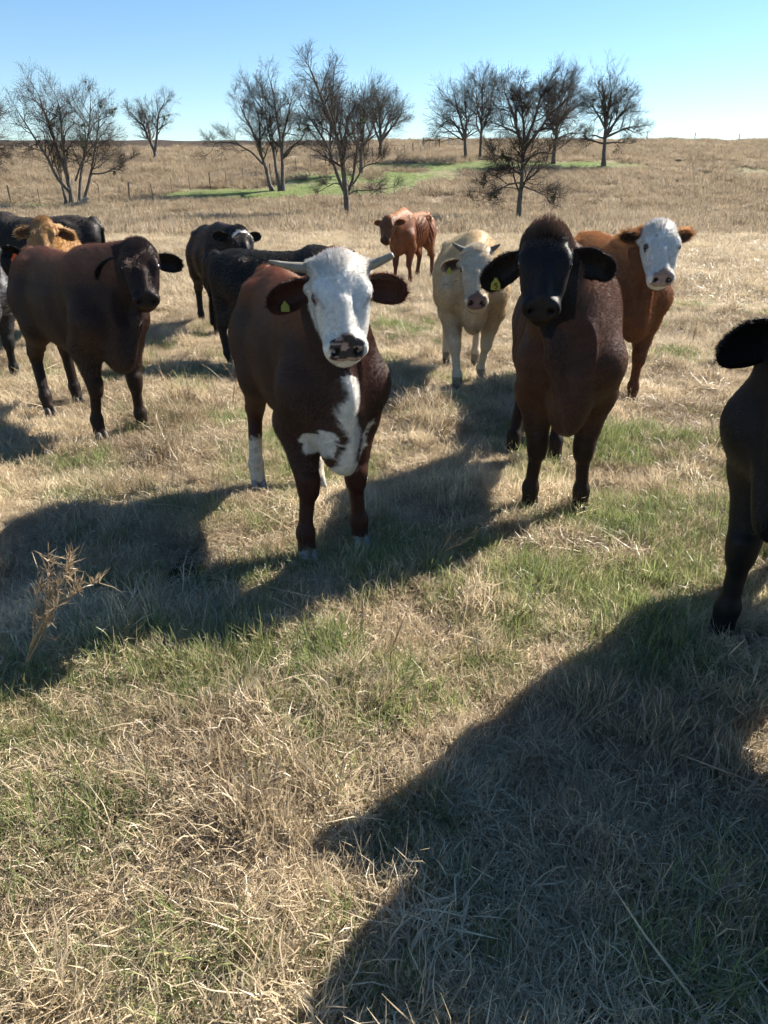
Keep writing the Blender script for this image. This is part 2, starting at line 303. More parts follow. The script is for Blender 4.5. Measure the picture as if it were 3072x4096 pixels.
# ------------------------------------------------------------------ implicit body modelling (smooth unions, surface nets)
class Field:
    def __init__(s, lo, hi, h):
        s.lo = np.array(lo, float); s.h = h; s.n = np.ceil((np.array(hi) - s.lo) / h).astype(int) + 1
        s.ax = [(s.lo[i] + h * np.arange(s.n[i])).astype(np.float32) for i in range(3)]
        s.F = np.full(s.n, .25, np.float32)
    def block(s, lo, hi):
        a = np.clip(np.floor((np.array(lo) - s.lo) / s.h).astype(int), 0, s.n - 1); b = np.clip(np.ceil((np.array(hi) - s.lo) / s.h).astype(int) + 1, a + 1, s.n)
        sl = tuple(slice(a[i], b[i]) for i in range(3))
        return sl, s.ax[0][sl[0]][:, None, None], s.ax[1][sl[1]][None, :, None], s.ax[2][sl[2]][None, None, :]
    def put(s, lo, hi, fn, k, sub=False):
        sl, x, y, z = s.block(np.array(lo) - k - .03, np.array(hi) + k + .03)
        d = fn(x, y, z).astype(np.float32); f = s.F[sl]
        if sub:
            hh = np.maximum(k - np.abs(f + d), 0) / k; s.F[sl] = np.maximum(f, -d) + hh * hh * k * .25
        else:
            hh = np.maximum(k - np.abs(f - d), 0) / k; s.F[sl] = np.minimum(f, d) - hh * hh * k * .25
    def limb(s, p0, p1, r0, r1, k=.04, lat=None, f0=1., f1=1., sub=False):
        p0 = np.array(p0, float); p1 = np.array(p1, float); d = p1 - p0; LL = max(1e-9, d @ d); m = max(r0, r1)
        if lat is not None: lat = unit(lat)
        def fn(x, y, z):
            t = np.clip(((x - p0[0]) * d[0] + (y - p0[1]) * d[1] + (z - p0[2]) * d[2]) / LL, 0, 1)
            qx = x - p0[0] - t * d[0]; qy = y - p0[1] - t * d[1]; qz = z - p0[2] - t * d[2]
            q2 = qx * qx + qy * qy + qz * qz; r = r0 + (r1 - r0) * t
            if lat is not None:
                l = qx * lat[0] + qy * lat[1] + qz * lat[2]; f = f0 + (f1 - f0) * t
                q2 = q2 + l * l * (1 / (f * f) - 1)
            return np.sqrt(q2) - r
        s.put(np.minimum(p0, p1) - m * 1.15, np.maximum(p0, p1) + m * 1.15, fn, k, sub)
    def ell(s, c, r, M=None, k=.04, sub=False):
        c = np.array(c, float); r = np.array(r, float); M = np.eye(3) if M is None else np.array(M, float); m = r.max()
        def fn(x, y, z):
            dx, dy, dz = x - c[0], y - c[1], z - c[2]; q2 = 0
            for i in range(3): q2 = q2 + ((dx * M[i][0] + dy * M[i][1] + dz * M[i][2]) / r[i]) ** 2
            return (np.sqrt(q2) - 1) * r.min()
        s.put(c - m, c + m, fn, k, sub)
    def loft(s, o, M, st, k, n=2.3, taper_top=0., taper_bot=0.):
        """stations rows: axis coordinate, half width, top, bottom, lateral shift; M rows: axis, lateral, up"""
        o = np.array(o, float); M = np.array(M, float); st = np.array(st, float)
        a, w, t, bt = st[:, 0], st[:, 1], st[:, 2], st[:, 3]
        cor = np.array([o + M[0] * aa + M[1] * ll + M[2] * uu for aa in (a[0] - .02, a[-1] + .02) for ll in (-w.max(), w.max()) for uu in (bt.min(), t.max())])
        xs = np.linspace(a[0], a[-1], 240); from_i = np.interp
        def smooth(v):
            q = np.interp(xs, a, v); kk = np.hanning(23); kk /= kk.sum()
            return np.convolve(np.pad(q, 11, mode='edge'), kk, 'valid')
        W, T, B = smooth(w), smooth(t), smooth(bt); step = xs[1] - xs[0]
        def fn(x, y, z):
            dx, dy, dz = x - o[0], y - o[1], z - o[2]
            A = dx * M[0][0] + dy * M[0][1] + dz * M[0][2]; l = dx * M[1][0] + dy * M[1][1] + dz * M[1][2]; u = dx * M[2][0] + dy * M[2][1] + dz * M[2][2]
            A, l, u = np.broadcast_arrays(A, l, u)
            ii = np.clip((A - a[0]) / step, 0, 238.999); i0 = ii.astype(np.int32); fr = ii - i0
            ww = W[i0] * (1 - fr) + W[i0 + 1] * fr; tt = T[i0] * (1 - fr) + T[i0 + 1] * fr; bb = B[i0] * (1 - fr) + B[i0 + 1] * fr
            c = (tt + bb) / 2; hz = np.maximum((tt - bb) / 2, .004); zr = np.clip((u - c) / hz, -1.3, 1.3)
            ww = np.maximum(ww * (1 - taper_top * np.clip(zr, 0, 1) ** 2 - taper_bot * np.clip(-zr, 0, 1) ** 2), .004)
            q = (np.abs(l / ww) ** n + np.abs((u - c) / hz) ** n) ** (1 / n)
            d = (q - 1) * np.minimum(ww, hz)
            ex = np.maximum(np.maximum(a[0] - A, A - a[-1]), 0)
            return np.where(ex > 0, np.maximum(d, 0) + ex, d)
        s.put(cor.min(0), cor.max(0), fn, k)
    def mesh(s, smooth=2):
        F = s.F; ins = F < 0
        n0, n1, n2 = F.shape
        cnt = np.zeros((n0 - 1, n1 - 1, n2 - 1), np.int8); sls = []
        for i in (0, 1):
            for j in (0, 1):
                for k in (0, 1):
                    sl = (slice(i, n0 - 1 + i), slice(j, n1 - 1 + j), slice(k, n2 - 1 + k)); sls.append((i, j, k)); cnt += ins[sl]
        act = (cnt > 0) & (cnt < 8); ci = np.argwhere(act)
        val = np.stack([F[ci[:, 0] + i, ci[:, 1] + j, ci[:, 2] + k] for (i, j, k) in sls], 1)
        cp = np.array(sls, float); acc = np.zeros((len(ci), 3)); num = np.zeros(len(ci))
        for a in range(8):
            for b in range(a + 1, 8):
                if abs(cp[a] - cp[b]).sum() != 1: continue
                va, vb = val[:, a], val[:, b]; c = (va < 0) != (vb < 0)
                t = np.where(c, va / np.where(c, va - vb, 1), 0)
                acc += np.where(c[:, None], cp[a] + (cp[b] - cp[a]) * t[:, None], 0); num += c
        V = s.lo + s.h * (ci + acc / num[:, None])
        imap = np.full(act.shape, -1, np.int32); imap[act] = np.arange(len(ci)); faces = []
        for axn in range(3):
            o1, o2 = [(1, 2), (2, 0), (0, 1)][axn]
            a = [slice(1, -1)] * 3; a[axn] = slice(0, F.shape[axn] - 1); b = list(a); b[axn] = slice(1, F.shape[axn])
            A, B = ins[tuple(a)], ins[tuple(b)]; e = np.argwhere(A != B); fl = A[A != B]
            off = np.array([0, 0, 0]); off[o1] = 1; off[o2] = 1
            q = []
            base = e.copy(); base[:, o1] += 1; base[:, o2] += 1
            for (d1, d2) in ((-1, -1), (0, -1), (0, 0), (-1, 0)):
                c = base.copy(); c[:, o1] += d1; c[:, o2] += d2; q.append(imap[c[:, 0], c[:, 1], c[:, 2]])
            q = np.stack(q, 1); q[~fl] = q[~fl][:, ::-1]; faces.append(q)
        Q = np.concatenate(faces); Q = Q[(Q >= 0).all(1)]
        e = np.concatenate([Q[:, [0, 1]], Q[:, [1, 2]], Q[:, [2, 3]], Q[:, [3, 0]]]); nv = len(V)
        deg = np.bincount(e.ravel(), minlength=nv).clip(1)
        for it in range(smooth):
            av = np.stack([np.bincount(e[:, 0], V[e[:, 1], i], nv) + np.bincount(e[:, 1], V[e[:, 0], i], nv) for i in range(3)], 1) / deg[:, None]
            V = V * .5 + av * .5 if it % 2 == 0 else V * 1.25 - av * .25
        return V, Q
def normals(V, Q):
    fn = np.cross(V[Q[:, 2]] - V[Q[:, 0]], V[Q[:, 3]] - V[Q[:, 1]]); vn = np.zeros_like(V)
    for i in range(3): vn[:, i] = np.bincount(Q.ravel(), np.repeat(fn[:, i], 4), len(V))
    return vn / (np.linalg.norm(vn, axis=1)[:, None] + 1e-12), np.linalg.norm(fn, axis=1) / 2

def tube_mesh(polys, radii, sides=6):
    """polys (N,K,3), radii (N,K) -> verts, quad faces (open ended, pointed tips expected)"""
    polys = np.asarray(polys, float); radii = np.asarray(radii, float); n, K, _ = polys.shape
    tan = np.gradient(polys, axis=1); tan /= np.linalg.norm(tan, axis=2)[..., None] + 1e-9
    ref = np.where(np.abs(tan[:, :1, 2:3]) > .9, np.array([1., 0, 0]), np.array([0, 0, 1.])) * np.ones((n, K, 1))
    s = np.cross(tan, ref); s /= np.linalg.norm(s, axis=2)[..., None] + 1e-9; t = np.cross(tan, s)
    an = np.arange(sides) * 2 * np.pi / sides
    V = polys[:, :, None] + radii[:, :, None, None] * (np.cos(an)[None, None, :, None] * s[:, :, None] + np.sin(an)[None, None, :, None] * t[:, :, None])
    base = np.arange(n * K * sides).reshape(n, K, sides)
    F = np.stack([base[:, :-1], np.roll(base, -1, 2)[:, :-1], np.roll(base, -1, 2)[:, 1:], base[:, 1:]], -1).reshape(-1, 4)
    return V.reshape(-1, 3), F

# ------------------------------------------------------------------ cattle
def coat_material(name, rough=.52, spec=.15):
    m, nt, b = new_mat(name); L = nt.links; N = nt.nodes.new
    a = N('ShaderNodeAttribute'); a.attribute_name = 'Col'; tc = N('ShaderNodeTexCoord')
    nz = N('ShaderNodeTexNoise'); nz.inputs['Scale'].default_value = 60; nz.inputs['Detail'].default_value = 4; L.new(tc.outputs['Object'], nz.inputs['Vector'])
    mr = N('ShaderNodeMapRange'); mr.inputs[3].default_value = .7; mr.inputs[4].default_value = 1.3; L.new(nz.outputs['Fac'], mr.inputs[0])
    v = N('ShaderNodeVectorMath'); v.operation = 'SCALE'; L.new(a.outputs['Color'], v.inputs[0]); L.new(mr.outputs[0], v.inputs['Scale'])
    L.new(v.outputs[0], b.inputs['Base Color']); b.inputs['Roughness'].default_value = rough; b.inputs['Specular IOR Level'].default_value = spec
    bp = N('ShaderNodeBump'); bp.inputs['Strength'].default_value = .12; bp.inputs['Distance'].default_value = .004
    L.new(nz.outputs['Fac'], bp.inputs['Height']); L.new(bp.outputs[0], b.inputs['Normal'])
    return m
M_COAT = coat_material('coat')
def fur_material(name):
    m = bpy.data.materials.new(name); m.use_nodes = True; nt = m.node_tree; nt.nodes.clear(); L = nt.links; N = nt.nodes.new
    out = N('ShaderNodeOutputMaterial'); a = N('ShaderNodeAttribute'); a.attribute_name = 'hair_col'
    gm = N('ShaderNodeGamma'); gm.inputs['Gamma'].default_value = .8; L.new(a.outputs['Color'], gm.inputs['Color'])
    d = N('ShaderNodeBsdfDiffuse'); L.new(a.outputs['Color'], d.inputs['Color'])
    t = N('ShaderNodeBsdfHair'); t.component = 'Transmission'; t.inputs['RoughnessU'].default_value = .35; t.inputs['RoughnessV'].default_value = .6; L.new(gm.outputs[0], t.inputs['Color'])
    f = N('ShaderNodeBsdfHair'); f.component = 'Reflection'; f.inputs['RoughnessU'].default_value = .3; f.inputs['RoughnessV'].default_value = .5; f.inputs['Color'].default_value = (.42, .35, .30, 1)
    m1 = N('ShaderNodeMixShader'); m1.inputs[0].default_value = .45; L.new(d.outputs[0], m1.inputs[1]); L.new(t.outputs[0], m1.inputs[2])
    m2 = N('ShaderNodeMixShader'); m2.inputs[0].default_value = .16; L.new(m1.outputs[0], m2.inputs[1]); L.new(f.outputs[0], m2.inputs[2]); L.new(m2.outputs[0], out.inputs[0])
    return m
M_FUR = fur_material('fur')
M_EYE = simple_mat('eyeball', (.012, .009, .008), .08, .6, .1)
M_HOOF = simple_mat('hoof_horn', (.06, .05, .042), .55, .3, .3, 40)
M_HOOFG = simple_mat('hoof_grey', (.25, .24, .23), .6, .3, .25, 40)
M_HORN = simple_mat('horn_grey', (.20, .18, .145), .5, .35, .4, 22, .4)
M_HORND = simple_mat('horn_dark', (.10, .085, .07), .5, .4, .3, 22, .3)
M_TAGY = simple_mat('tag_yellow', (.36, .34, .06), .45, .4, .12, 12)
M_TAGG = simple_mat('tag_green', (.17, .21, .05), .45, .4, .12, 12)
M_TAGO = simple_mat('tag_orange', (.78, .12, .04), .45, .4, .12, 12)
M_INK = simple_mat('tag_ink', (.012, .012, .012), .6, .2, .1, 12)

def ear_mesh(base, e, n, Lr, W, cup, droop, notch=False):
    e = unit(e); n = unit(np.asarray(n, float) - np.dot(n, e) * e); m = np.cross(e, n); ns, ntt = 18, 11
    S_ = np.linspace(0, 1, ns); T_ = np.linspace(-1, 1, ntt)
    hw = np.where(S_ < .5, .42 + .58 * np.sin(np.clip(S_ / .5, 0, 1) * np.pi / 2), np.sqrt(np.clip(1 - ((S_ - .5) / .5) ** 2.4, 0, 1)) * .98 + .02) * W / 2
    if notch: hw = hw * np.where((S_ > .62) & (S_ < .75), .9, 1)
    f = []
    for side in (0, 1):
        for i, s_ in enumerate(S_):
            for t_ in T_:
                th = .010 * (1 - .75 * t_ * t_) * (1 - .5 * s_) + .0015
                c = base + e * Lr * s_ + m * hw[i] * t_ - n * (cup * hw[i] * (1 - t_ * t_) * (1.25 - .8 * s_)) + np.array([0, 0, -droop * s_ * s_ * Lr])
                f.append(c - n * (th if side else 0))
    V = np.array(f); I = np.arange(ns * ntt).reshape(ns, ntt); J = I + ns * ntt
    F = [(I[i, j], I[i, j+1], I[i+1, j+1], I[i+1, j]) for i in range(ns-1) for j in range(ntt-1)]
    F += [(J[i, j], J[i+1, j], J[i+1, j+1], J[i, j+1]) for i in range(ns-1) for j in range(ntt-1)]
    for i in range(ns-1):
        F += [(I[i, 0], I[i+1, 0], J[i+1, 0], J[i, 0]), (I[i, -1], J[i, -1], J[i+1, -1], I[i+1, -1])]
    for j in range(ntt-1): F += [(I[-1, j], I[-1, j+1], J[-1, j+1], J[-1, j]), (I[0, j], J[0, j], J[0, j+1], I[0, j+1])]
    F = np.array(F)
    fn = np.cross(V[F[:, 2]] - V[F[:, 0]], V[F[:, 3]] - V[F[:, 1]])
    if (fn[:len(F)//3].mean(0) @ n) < 0: F = F[:, ::-1]
    rim = np.concatenate([np.tile(np.abs(T_), ns), np.tile(np.abs(T_), ns)]); sv = np.concatenate([np.repeat(S_, ntt)] * 2)
    front = np.concatenate([np.ones(ns * ntt), np.zeros(ns * ntt)])
    return V, F, dict(rim=np.maximum(rim, sv), s=sv, front=front), (e, n, m)

def plate(name, c, e, n, w, h, th, mat, parent, shape):
    """flat tag: outline in (across e, along h) extruded along n"""
    e = unit(e); n = unit(n); hdir = np.cross(n, e)
    pts = [c + e * x * w + hdir * y * h for x, y in shape]
    V = pts + [p - n * th for p in pts]; k = len(pts)
    F = [list(range(k)), list(range(2*k - 1, k - 1, -1))] + [[i, k + i, k + (i+1) % k, (i+1) % k] for i in range(k)]
    return mesh_obj(name, V, F, mat, parent)
TAG_SHAPE = [(-.16, -.5), (.16, -.5), (.22, -.3), (.46, -.05), (.5, .42), (.42, .5), (-.42, .5), (-.5, .42), (-.46, -.05), (-.22, -.3)]

def hoof_mesh(name, pos, fwd, mat, parent):
    fwd = unit([fwd[0], fwd[1], 0]); lat = np.array([-fwd[1], fwd[0], 0]); V = []; F = []
    for sgn in (-1, 1):
        b0 = len(V); ring = 8
        for (z, L0, W0, fo) in ((0, .052, .021, .026), (.03, .046, .021, .016), (.06, .034, .019, .002), (.075, .02, .012, -.004)):
            for a in range(ring):
                an = a * 2 * np.pi / ring
                V.append(np.array(pos) + fwd * (fo + L0 * np.cos(an) * (1 if np.cos(an) > 0 else .75)) + lat * (sgn * .0225 + W0 * np.sin(an)) + np.array([0, 0, z]))
        for l in range(3):
            for a in range(ring): F.append([b0 + l*ring + a, b0 + l*ring + (a+1) % ring, b0 + (l+1)*ring + (a+1) % ring, b0 + (l+1)*ring + a])
        F.append([b0 + 3*ring + a for a in range(ring)]); F.append([b0 + a for a in range(ring)][::-1])
    return mesh_obj(name, V, F, mat, parent, smooth=True)

def make_cow(name, label, loc, heading, scale=1., res=.014, poll=(.86, 0, 1.30), yaw=0, pitch=58, roll=0, feet=None, coat=None,
             hairs=20000, furlen=.018, tuft=0., ear=(.19, .105), drop=(8, 8), ear_up=0, horns=None, eartag=None, belly=1., ribs=0., thin=0., hoofm=None,
             dewlap=.0, brisket_z=.60, barrel_shift=0., neckr=1., hairw=.0011, earhair=.010, headscale=1., hl=.82, earn=(0, 0), notch=(False, False), width=1., curlamp=.28):
    feet = feet or {}
    root = empty(name, (loc[0], loc[1], gz(loc[0], loc[1]) + .005), R(heading), scale)
    tag(root, label, 'cow', 'cattle standing in the pasture')
    psi, phi = R(yaw), R(pitch)
    u = np.array([math.cos(phi) * math.cos(psi), math.cos(phi) * math.sin(psi), -math.sin(phi)])
    v = np.array([math.sin(phi) * math.cos(psi), math.sin(phi) * math.sin(psi), math.cos(phi)]); w = np.array([-math.sin(psi), math.cos(psi), 0])
    cr, sr = math.cos(R(roll)), math.sin(R(roll)); w, v = w * cr + v * sr, v * cr - w * sr
    poll = np.array(poll, float); hs = headscale
    H = lambda a, b_, c: poll + (u * a * hl + v * b_ + w * c) * hs
    lo = np.minimum([-.86, -.42, -.01], H(.56, 0, 0) - .24); hi = np.maximum([.86, .42, 1.36], np.maximum(H(.56, 0, 0), poll) + .24)
    lo[2] = -.02
    fd = Field(lo, hi, res / scale)
    X3 = np.eye(3)
    bs = barrel_shift
    # torso
    bw = belly * width
    st = [(-.76, .05, 1.10, .92), (-.72, .11, 1.165, .84), (-.64, .18 * width, 1.205, .74), (-.5, .215 * width, 1.235, .66), (-.36, .235 * bw, 1.235, .60), (-.18, .27 * bw, 1.215, .555),
          (.02, .29 * bw, 1.205, .53), (.2, .275 * bw, 1.215, .535), (.34, .235 * width, 1.235, .56), (.46, .20 * width, 1.245, .59), (.58, .165 * width, 1.205, .63), (.67, .12 * width, 1.13, .70), (.73, .06, 1.03, .80)]
    st = [(a, w_ * (1 - thin * .22), t, b_ + thin * (.05 if -.5 < a < .3 else 0)) for a, w_, t, b_ in st]
    fd.loft((0, bs, 0), X3, st, .02, 2.25, taper_top=.28 + .25 * thin, taper_bot=.12)
    # spine, withers, hooks and pins
    fd.limb((.46, 0, 1.18), (.36, 0, 1.19), .05, .045, .06)
    for sg in (1, -1):
        fd.ell((-.38, sg * .165 * width, 1.125), (.07, .05, .05), k=.05); fd.ell((-.69, sg * .085, 1.07), (.05, .045, .06), k=.09)
    for sg in (1, -1):
        fd.limb((.37, sg * .13 * width, 1.12), (.52, sg * .185 * width, .86), .045, .06, .05)
        fd.limb((.24, sg * .335 * bw, 1.0), (.29, sg * .315 * bw, .68), .05, .05, .09, sub=True)
        fd.ell((-.27, sg * .30 * bw, 1.06), (.09, .06, .08), k=.09, sub=True)
    # brisket, dewlap
    fd.ell((.60, 0, .70), (.15, .105, .17), k=.09); fd.ell((.63, 0, brisket_z + .07), (.085, .062, .10), k=.08)
    # neck
    ne = H(.05, -.11, 0); nb = np.array([.47, 0, 1.00]); nm = nb * .45 + ne * .55 + np.array([.0, 0, -.01])
    latv = unit(np.cross([0, 0, 1], unit(ne - nb)) if abs(unit(ne - nb)[2]) < .95 else [0, 1, 0])
    fd.limb(nb, nm, .27 * neckr, .185 * neckr, .10, latv, .62, .66); fd.limb(nm, ne, .185 * neckr, .135, .05, latv, .66, .70)
    th = H(.24, -.19, 0); bk = np.array([.70, 0, brisket_z + .06])
    fd.limb(th, (th + bk) / 2 + np.array([.01 + dewlap * .5, 0, .0]), .05, .055 + dewlap, .06, latv, .5, .4); fd.limb((th + bk) / 2 + np.array([.01 + dewlap * .5, 0, 0]), bk, .055 + dewlap, .06, .06, latv, .4, .55)
    # head
    hst = [(-.05, .05, -.005, -.06), (-.02, .088, .026, -.10), (.03, .104, .045, -.15), (.10, .110, .055, -.185), (.18, .114, .056, -.205), (.235, .100, .053, -.205), (.30, .081, .049, -.18),
           (.37, .069, .045, -.15), (.42, .073, .045, -.138), (.465, .080, .043, -.132), (.50, .078, .034, -.122), (.517, .066, .016, -.105), (.523, .03, -.01, -.08)]
    fd.loft(poll, (u, w, v), [(a * hs * hl, b_ * hs, c * hs, d * hs) for a, b_, c, d in hst], .035, 2.7, taper_top=.06, taper_bot=.36)
    hm = np.array([u, v, w])
    for sg in (1, -1):
        fd.ell(H(.165, .022, sg * .096), np.array([.042, .024, .028]) * hs, hm, k=.03)                     # brow
        fd.ell(H(.255, -.03, sg * .085), np.array([.09, .05, .022]) * hs, hm, k=.04)                      # cheek
        fd.ell(H(.475, .006, sg * .05), np.array([.036, .036, .034]) * hs, hm, k=.03)                     # nostril wing
        fd.ell(H(.193, .022, sg * .124), np.array([.022, .014, .018]) * hs, hm, k=.010, sub=True)          # eye socket
        fd.limb(H(.168, .026, sg * .108), H(.205, .040, sg * .106), .010 * hs, .008 * hs, .012)               # upper lid
        fd.limb(H(.53, -.066, sg * .0), H(.41, -.078, sg * .088), .0055 * hs, .005 * hs, .008, sub=True)        # mouth
        b0 = H(.07, -.095, sg * .07); fd.limb(b0, H(.075, -.105, sg * .118), .036 * hs, .028 * hs, .03)      # ear root
        if horns: fd.limb(H(.0, -.035, sg * .05), H(-.008, -.035, sg * .10), .042 * hs, .030 * hs, .03)
    fd.limb(H(.24, .045, 0), H(.42, .040, 0), .022 * hs, .024 * hs, .03)                                  # nasal bridge
    fd.ell(H(.485, -.085, 0), np.array([.042, .034, .056]) * hs, hm, k=.02)                               # chin
    cn = unit(u * .72 + v * .69); cc_ = H(.488, .016, 0) + cn * .22 * hs; fd.limb(cc_, cc_ + w * .0001, .22 * hs, .22 * hs, .018, sub=True)   # slanting nose pad
    for sg in (1, -1): fd.limb(H(.520, .028, sg * .034), H(.475, -.004, sg * .056), .0145 * hs, .0095 * hs, .010, sub=True)                  # nostril
    if tuft > .04: fd.ell(H(-.03, -.03, 0), (.04, .05, .06), hm, k=.05)
    # legs
    FT = {'fl': (.44, .15), 'fr': (.44, -.15), 'hl': (-.60, .15), 'hr': (-.60, -.15)}
    hoofs = []
    for kx, (fx0, fy0) in FT.items():
        dx, dy = feet.get(kx, (0, 0)); sg = 1 if fy0 > 0 else -1; wd = width * (1 - thin * .1)
        if kx[0] == 'f':
            fd.limb((.38, sg * .10 * wd, 1.10), (.56, sg * .155 * wd, .82), .085, .105, .10, (0, 1, 0), .7, .8)
            el = np.array([.43 + .1 * dx, sg * .165 * wd, .655]); fd.limb((.54, sg * .15 * wd, .82), el, .11, .10, .08)
            kn = np.array([.465 + .6 * dx, sg * .145 * wd + .6 * dy, .375]); fd.limb(el, kn, .092, .050, .05); fd.limb(kn + [.010, 0, .03], kn + [.008, 0, -.03], .054, .049, .015)
            fe = np.array([fx0 + .008 + dx, fy0 + dy, .145]); fd.limb(kn, fe, .037, .029, .02); fd.limb(kn + [-.018, 0, -.02], fe + [-.018, 0, 0], .026, .026, .02)
            fd.ell(fe + [-.006, 0, -.005], (.045, .042, .045), k=.025); ho = np.array([fx0 + .03 + dx, fy0 + dy, .0]); fd.limb(fe, ho + [-.012, 0, .065], .038, .043, .02)
        else:
            fd.limb((-.42, sg * .12 * wd, 1.02), (-.44, sg * .16 * wd, .86), .10, .16, .07, (0, 1, 0), .7, .75)
            sf = np.array([-.36 + .15 * dx, sg * .185 * wd, .70]); fd.limb((-.46, sg * .15 * wd, .90), sf, .17, .115, .08, (0, 1, 0), .75, .75)
            hk = np.array([-.655 + .6 * dx, sg * .145 * wd + .6 * dy, .44]); fd.limb(sf, hk + [.03, 0, .03], .115, .055, .07, (0, 1, 0), .75, .8)
            fd.limb((-.66, sg * .11 * wd, .95), hk + [0, 0, .04], .105, .045, .09, (0, 1, 0), .8, .7); fd.ell(hk, (.052, .042, .06), k=.03)
            fe = np.array([fx0 - .012 + dx, fy0 + dy, .145]); fd.limb(hk, fe, .043, .036, .02); fd.limb(hk + [-.02, 0, 0], fe + [-.02, 0, 0], .028, .026, .02)
            fd.ell(fe + [-.006, 0, -.005], (.046, .043, .046), k=.025); ho = np.array([fx0 + .025 + dx, fy0 + dy, .0]); fd.limb(fe, ho + [-.012, 0, .065], .040, .044, .02)
        hoofs.append((kx, ho))
    # tail
    fd.limb((-.70, 0, 1.19), (-.79, 0, 1.08), .04, .03, .04); fd.limb((-.79, 0, 1.08), (-.80, 0, .66), .024, .016, .02); fd.limb((-.80, 0, .66), (-.80, 0, .45), .022, .03, .02)
    V, Q = fd.mesh(3)
    if ribs:
        vn, _ = normals(V, Q); xs = V[:, 0]; zs = V[:, 2]
        msk = np.clip((xs + .40) / .1, 0, 1) * np.clip((.36 - xs) / .1, 0, 1) * np.clip((zs - .62) / .15, 0, 1) * np.clip((1.20 - zs) / .08, 0, 1)
        V = V + vn * (ribs * msk * (np.sin((xs + .25 * (1.2 - zs)) * 2 * np.pi / .075)))[:, None]
    nbody = len(V)
    vn, fa = normals(V, Q)
    # colours
    rel = (V - poll) / hs; hu, hv, hw_ = rel @ u / hl, rel @ v, rel @ w
    headm = (hu > -.09) & (hu < .56) & (np.abs(hw_) < .16) & (hv > -.235) & (hv < .1)
    cols = coat(V, hu, hv, hw_, headm, th, bk)
    flow = np.array([-.75, 0, -.55]) * np.ones((nbody, 1)); flow[headm] = (u[None] * .8 + w[None] * (hw_[headm] * 6)[:, None] + v * .0)
    top = headm & (hu < .07); flow[top] = rel[top] @ np.stack([u, v * .4, w], 0).T @ np.stack([u, v, w], 0)
    flen = np.full(nbody, furlen) * np.where(headm, .6, 1) * np.where((V[:, 2] < .45) & ~headm, .45, 1)
    flen = flen * (1 + .7 * np.clip((V[:, 2] - 1.02) / .15, 0, 1) * (~headm))
    lie = np.full(nbody, .45)
    muz = headm & (hu > .46) & (hv > -.09); flen[muz] = .004
    eyez = headm & (((hu - .193) ** 2 + (np.abs(hw_) - .117) ** 2 + (hv - .022) ** 2) < .028 ** 2); flen[eyez] *= .2
    pc = headm & (hu < .13) & (hv > -.06); flen[pc] = np.maximum(flen[pc], furlen * 1.1) * np.clip(1.5 - hu[pc] / .13, .6, 1.5); rad_ = rel - (.075 * u)[None]; flow[pc] = rad_[pc] - v[None] * (rad_[pc] @ v)[:, None]
    if tuft:
        tm = headm & (hu < .05) & (hv > -.14); flen[tm] = tuft * np.clip(1.15 - np.abs(hw_[tm]) / .11, .35, 1); lie[tm] = .85
        flow[tm] = np.array([0, 0, 1.0]) + .6 * rel[tm]
    VV, QQ, CC, NN, FL, FLW, LIE = [V], [Q], [cols], [vn], [flen], [flow], [lie]
    off = nbody; earf = {}
    for ei, sg in enumerate((1, -1)):
        fwdh = unit([math.cos(psi), math.sin(psi), 0]); dd = R(drop[ei])
        e = unit(w * sg * math.cos(dd) - np.array([0, 0, 1]) * math.sin(dd) - fwdh * .12)
        nrm = unit(fwdh * 1.0 + np.array([0, 0, -.25]) + w * sg * earn[ei])
        ev, ef, ed, fr = ear_mesh(H(.07, -.105, sg * .098), e, nrm, ear[0], ear[1], .55, .12, notch[ei])
        en = np.zeros_like(ev); q = ef; fnn = np.cross(ev[q[:, 2]] - ev[q[:, 0]], ev[q[:, 3]] - ev[q[:, 1]])
        for i in range(3): en[:, i] = np.bincount(q.ravel(), np.repeat(fnn[:, i], 4), len(ev))
        en /= np.linalg.norm(en, axis=1)[:, None] + 1e-12
        ec = coat.ear(ed)
        VV.append(ev); QQ.append(ef + off); CC.append(ec); NN.append(en); FL.append(np.where(ed['rim'] > .75, earhair * 1.6, earhair * .7)); LIE.append(np.where(ed['rim'] > .75, .8, .4))
        FLW.append(e[None] * .8 + (ev - ev.mean(0)) * 4); off += len(ev); earf[sg] = (H(.07, -.105, sg * .098), fr)
    V = np.concatenate(VV); Q = np.concatenate(QQ); C = np.concatenate(CC); NN = np.concatenate(NN); FL = np.concatenate(FL); FLW = np.concatenate(FLW); LIE = np.concatenate(LIE)
    body = fast_mesh('body', V, Q, M_COAT, root, True, np.clip(C, .002, 1))
    # fur
    r = np.random.default_rng(abs(hash(name + label[:9])) % 1000 if False else int(abs(loc[0] * 371 + loc[1] * 97)) + 5)
    fa = np.linalg.norm(np.cross(V[Q[:, 2]] - V[Q[:, 0]], V[Q[:, 3]] - V[Q[:, 1]]), axis=1)
    wgt = fa * np.where(headm[np.minimum(Q[:, 0], nbody - 1)] & (Q[:, 0] < nbody), 2.2, 1) * np.where(Q[:, 0] >= nbody, 2.0, 1) * (1.5 if tuft else 1)
    fi = r.choice(len(Q), hairs, p=wgt / wgt.sum()); a, b_ = r.random((2, hairs)); qv = Q[fi]
    mixq = lambda A: (A[qv[:, 0]].T * (1-a) * (1-b_) + A[qv[:, 1]].T * a * (1-b_) + A[qv[:, 2]].T * a * b_ + A[qv[:, 3]].T * (1-a) * b_).T
    rp, rn, rc = mixq(V), mixq(NN), C[qv[:, 0]]; ln = FL[qv[:, 0]] * r.uniform(.6, 1.25, hairs); fl = mixq(FLW); li = LIE[qv[:, 0]]
